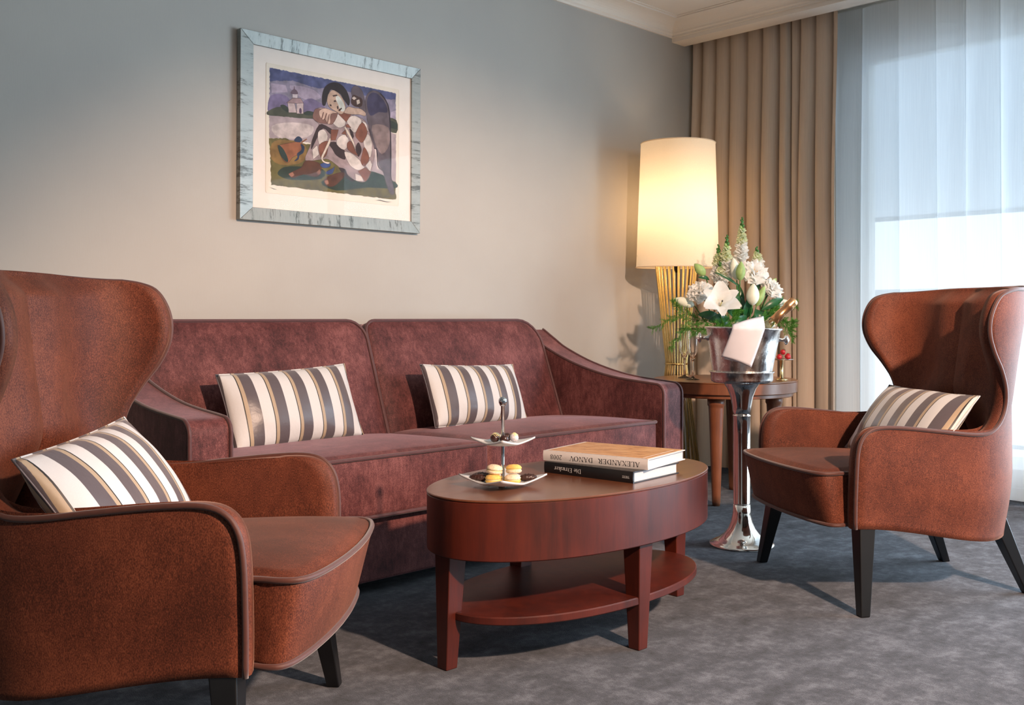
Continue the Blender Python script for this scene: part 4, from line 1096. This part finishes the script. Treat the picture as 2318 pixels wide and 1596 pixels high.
paint('bank', [[(95, 560), (220, 520), (420, 570), (560, 590), (640, 620), (540, 640), (95, 612)], [(1110, 610), (1250, 610), (1405, 640), (1405, 780), (1250, 720), (1110, 660)]], (74, 74, 62))
paint('lake', [ragged([(95, 612), (540, 645), (640, 690), (520, 890), (95, 840)], 3, 16, 5), ragged([(1100, 690), (1402, 790), (1400, 1290), (1100, 1180)], 3, 16, 6)], (160, 142, 144), False, .2)
paint('lake_light', [[(120, 720), (330, 680), (540, 720), (480, 830), (200, 840)], [(1170, 950), (1240, 900), (1300, 1160), (1200, 1160)]], (190, 172, 168))
paint('ground', [ragged([(95, 850), (240, 842), (380, 880), (520, 910), (640, 980), (900, 1050), (1140, 1190), (1400, 1290), (1400, 1478), (750, 1400), (120, 1320), (110, 1100)], 6, 16, 7)], (98, 88, 52), False, .35)
paint('ground_shade', [[(190, 1180), (300, 1130), (640, 1160), (620, 1260), (330, 1270), (200, 1230)], [(620, 1290), (850, 1210), (1150, 1180), (1400, 1300), (1380, 1360), (1100, 1350), (780, 1380)]], (46, 56, 48))
paint('ground_glow', [[(120, 900), (240, 860), (460, 910), (440, 1080), (250, 1120), (120, 1060)]], (126, 96, 56))
paint('church', [[(280, 480), (340, 430), (370, 580), (290, 580)], [(370, 480), (440, 480), (440, 590), (372, 590)]], (184, 162, 160), False, ink=.0012)
paint('church_roof', [[(268, 480), (330, 430), (410, 430), (442, 480), (370, 485)]], (150, 122, 124), False, ink=.0012)
paint('church_tower', [[(326, 380), (382, 384), (380, 430), (328, 428)]], (196, 180, 184), False, ink=.0012)
paint('church_dome', [[(310, 385), (322, 352), (345, 338), (372, 352), (382, 388)], [(340, 342), (343, 305), (347, 305), (352, 342)]], (104, 84, 96))
paint('church_door', [[(398, 580), (398, 545), (408, 530), (420, 545), (420, 585)]], (84, 64, 84))
paint('shrub', [[(205, 510), (240, 500), (285, 530), (285, 575), (240, 555)], [(440, 590), (480, 560), (540, 570), (560, 600), (480, 606)], [(1120, 640), (1200, 610), (1400, 670), (1400, 740), (1260, 690), (1130, 680)]], (52, 58, 52))
paint('wing', [[(1085, 560), (1078, 440), (1110, 360), (1170, 335), (1240, 365), (1300, 440), (1335, 560), (1345, 900), (1345, 1200), (1385, 1400), (1345, 1420), (1300, 1320), (1260, 1170), (1220, 1120), (1200, 960), (1150, 930), (1120, 760)], [(940, 400), (938, 320), (975, 290), (1020, 310), (1060, 380), (1085, 560), (1030, 540)]], (92, 80, 86), True, .3, ink=.0012)
paint('wing_shadow', [[(1095, 470), (1120, 380), (1190, 360), (1280, 450), (1310, 560), (1220, 560), (1130, 600)]], (62, 56, 78))
paint('wing_light', [[(1150, 700), (1320, 720), (1330, 900), (1250, 1000), (1180, 880)]], (128, 108, 106))
paint('wing_edge', [[(1240, 365), (1300, 440), (1337, 560), (1352, 900), (1350, 1200), (1340, 1200), (1340, 900), (1325, 560), (1292, 445), (1236, 372)], [(1130, 760), (1155, 930), (1200, 945), (1215, 1120), (1265, 1170), (1255, 1172), (1207, 1125), (1192, 952), (1148, 935), (1122, 760)]], (46, 38, 46))
paint('body', [[(560, 560), (620, 520), (760, 560), (960, 600), (1080, 660), (1130, 800), (1175, 960), (1160, 1100), (1140, 1190), (1080, 1290), (960, 1270), (820, 1150), (700, 1060), (620, 1060), (460, 1070), (500, 940), (560, 780), (600, 700), (540, 640)]], (146, 124, 124), ink=.0012)
paint('dark_costume', [[(600, 700), (690, 720), (740, 760), (720, 800), (640, 740), (570, 860), (520, 960), (530, 860)], [(700, 890), (780, 880), (860, 960), (870, 1060), (780, 1020), (740, 960)], [(980, 920), (1010, 880), (1040, 960), (1010, 1030), (985, 990)], [(900, 1230), (960, 1270), (920, 1280), (800, 1150), (870, 1160)], [(910, 740), (940, 730), (960, 820), (940, 860)]], (56, 42, 44))
paint('pale_diamonds', [[(740, 620), (800, 590), (870, 650), (860, 710), (800, 730), (740, 680)], [(890, 640), (960, 600), (1040, 650), (1000, 740), (960, 780), (900, 700)], [(590, 780), (650, 750), (690, 820), (660, 890), (600, 900)], [(800, 830), (870, 800), (910, 880), (860, 960), (780, 900)], [(860, 980), (960, 1010), (1070, 1130), (1010, 1170), (920, 1120)], [(1060, 860), (1110, 790), (1150, 900), (1130, 1040), (1080, 960)], [(1080, 1120), (1130, 1060), (1150, 1110), (1130, 1190)], [(530, 960), (580, 910), (600, 1010), (540, 1060)], [(1045, 650), (1090, 680), (1110, 770), (1070, 720)], [(970, 1200), (1040, 1230), (1060, 1285), (980, 1280)]], (196, 180, 172), ink=.0012)
paint('russet_diamonds', [[(800, 590), (860, 570), (930, 590), (880, 670)], [(975, 790), (1045, 670), (1100, 770), (1050, 880), (1000, 850)], [(1045, 1000), (1070, 930), (1120, 1040), (1070, 1130), (1030, 1080)], [(890, 890), (930, 870), (970, 960), (1000, 1020), (900, 960)], [(600, 910), (690, 870), (680, 1000), (630, 1050), (605, 1000)], [(720, 750), (800, 750), (770, 860), (720, 860)], [(1000, 1180), (1080, 1140), (1140, 1190), (1080, 1290)], [(870, 700), (900, 690), (930, 730), (880, 725)], [(830, 790), (870, 750), (890, 830), (870, 800)]], (120, 74, 60), ink=.0012)
paint('sleeve', [[(535, 630), (560, 540), (620, 540), (700, 560), (790, 580), (740, 690), (680, 690), (600, 680)]], (122, 88, 80), ink=.0012)
paint('hand', [[(600, 560), (650, 530), (700, 540), (790, 575), (720, 590), (715, 680), (690, 690), (660, 640), (640, 650), (610, 620)]], (186, 154, 138), ink=.0012)
paint('finger_shadow', [[(640, 570), (650, 570), (632, 640), (622, 636)], [(672, 580), (682, 582), (662, 650), (652, 646)], [(700, 590), (708, 592), (690, 680), (682, 678)]], (96, 62, 56), False)
paint('collar', [[(870, 540), (900, 510), (960, 520), (1030, 530), (1080, 570), (1075, 605), (1020, 590), (940, 590), (860, 575)]], (178, 150, 134), ink=.0012)
paint('rosette', [[(930, 440), (950, 385), (1000, 400), (1045, 430), (1040, 500), (980, 510), (935, 480)]], (70, 48, 44))
paint('rosette_light', [[(935, 420), (960, 400), (990, 420), (960, 440)], [(985, 440), (1015, 430), (1025, 470), (990, 490)]], (196, 176, 164), ink=.0012)
paint('face', [[(680, 420), (730, 340), (800, 370), (860, 460), (870, 540), (830, 590), (770, 560), (700, 510)]], (176, 146, 128), ink=.0012)
paint('face_light', [[(770, 420), (800, 400), (850, 470), (866, 540), (830, 560), (800, 500)]], (196, 194, 186))
paint('hair', [[(635, 490), (632, 400), (660, 310), (730, 262), (810, 270), (880, 340), (915, 440), (905, 500), (880, 470), (850, 430), (820, 380), (770, 350), (720, 335), (690, 390), (680, 440), (660, 500)]], (44, 36, 38), ink=.0012)
paint('features', [[(745, 455), (765, 440), (778, 458), (760, 465)], [(705, 490), (722, 488), (730, 505), (712, 508)], [(735, 395), (780, 385), (790, 398), (745, 408)], [(780, 510), (795, 500), (800, 530), (788, 540)], [(795, 545), (830, 520), (835, 532), (808, 560)]], (58, 40, 40))
paint('feet', [[(290, 1210), (340, 1180), (420, 1140), (460, 1075), (560, 1080), (620, 1120), (615, 1210), (560, 1240), (440, 1215), (340, 1250)], [(650, 1280), (700, 1230), (830, 1190), (870, 1220), (800, 1300), (740, 1340), (680, 1330)]], (84, 52, 40), ink=.0012)
paint('toes', [[(290, 1210), (330, 1190), (350, 1220), (320, 1245)], [(575, 1190), (605, 1160), (618, 1200), (590, 1220)], [(655, 1280), (690, 1270), (700, 1310), (675, 1320)]], (142, 96, 78))
paint('blue_shoe', [[(610, 1110), (660, 1092), (718, 1105), (700, 1140), (640, 1145)], [(670, 1190), (740, 1150), (760, 1130), (740, 1200), (690, 1215)]], (58, 70, 112), ink=.0012)
paint('ribbon', [[(690, 880), (712, 830), (716, 880), (670, 980), (640, 1050), (660, 1080), (710, 1090), (690, 1105), (640, 1085), (620, 1040), (650, 970)], [(860, 730), (890, 740), (960, 880), (975, 960), (950, 900)]], (206, 186, 170), ink=.0012)
paint('bell', [[(180, 930), (195, 915), (300, 890), (400, 880), (440, 930), (420, 990), (330, 1040), (285, 1095), (230, 1060)]], (142, 88, 62), ink=.0012)
paint('bell_mouth', [[(182, 930), (200, 918), (240, 960), (275, 1030), (285, 1085), (250, 1075), (205, 1010)]], (44, 56, 52))
paint('bell_ribbon', [[(345, 870), (370, 830), (400, 825), (430, 860), (400, 885)], [(410, 900), (450, 930), (440, 990), (400, 1020), (390, 1060), (345, 1080), (380, 1040), (375, 1000), (420, 960)]], (44, 54, 76))
paint('bell_handle', [[(415, 880), (470, 845), (480, 852), (425, 892)]], (120, 78, 54), False)
paint('signature', [[(1275, 1440), (1350, 1448), (1350, 1453), (1275, 1446)], [(1178, 1485), (1230, 1478), (1300, 1496), (1360, 1500), (1300, 1503), (1228, 1486)], [(98, 1345), (140, 1358), (180, 1372), (140, 1364)]], (60, 50, 48), False)
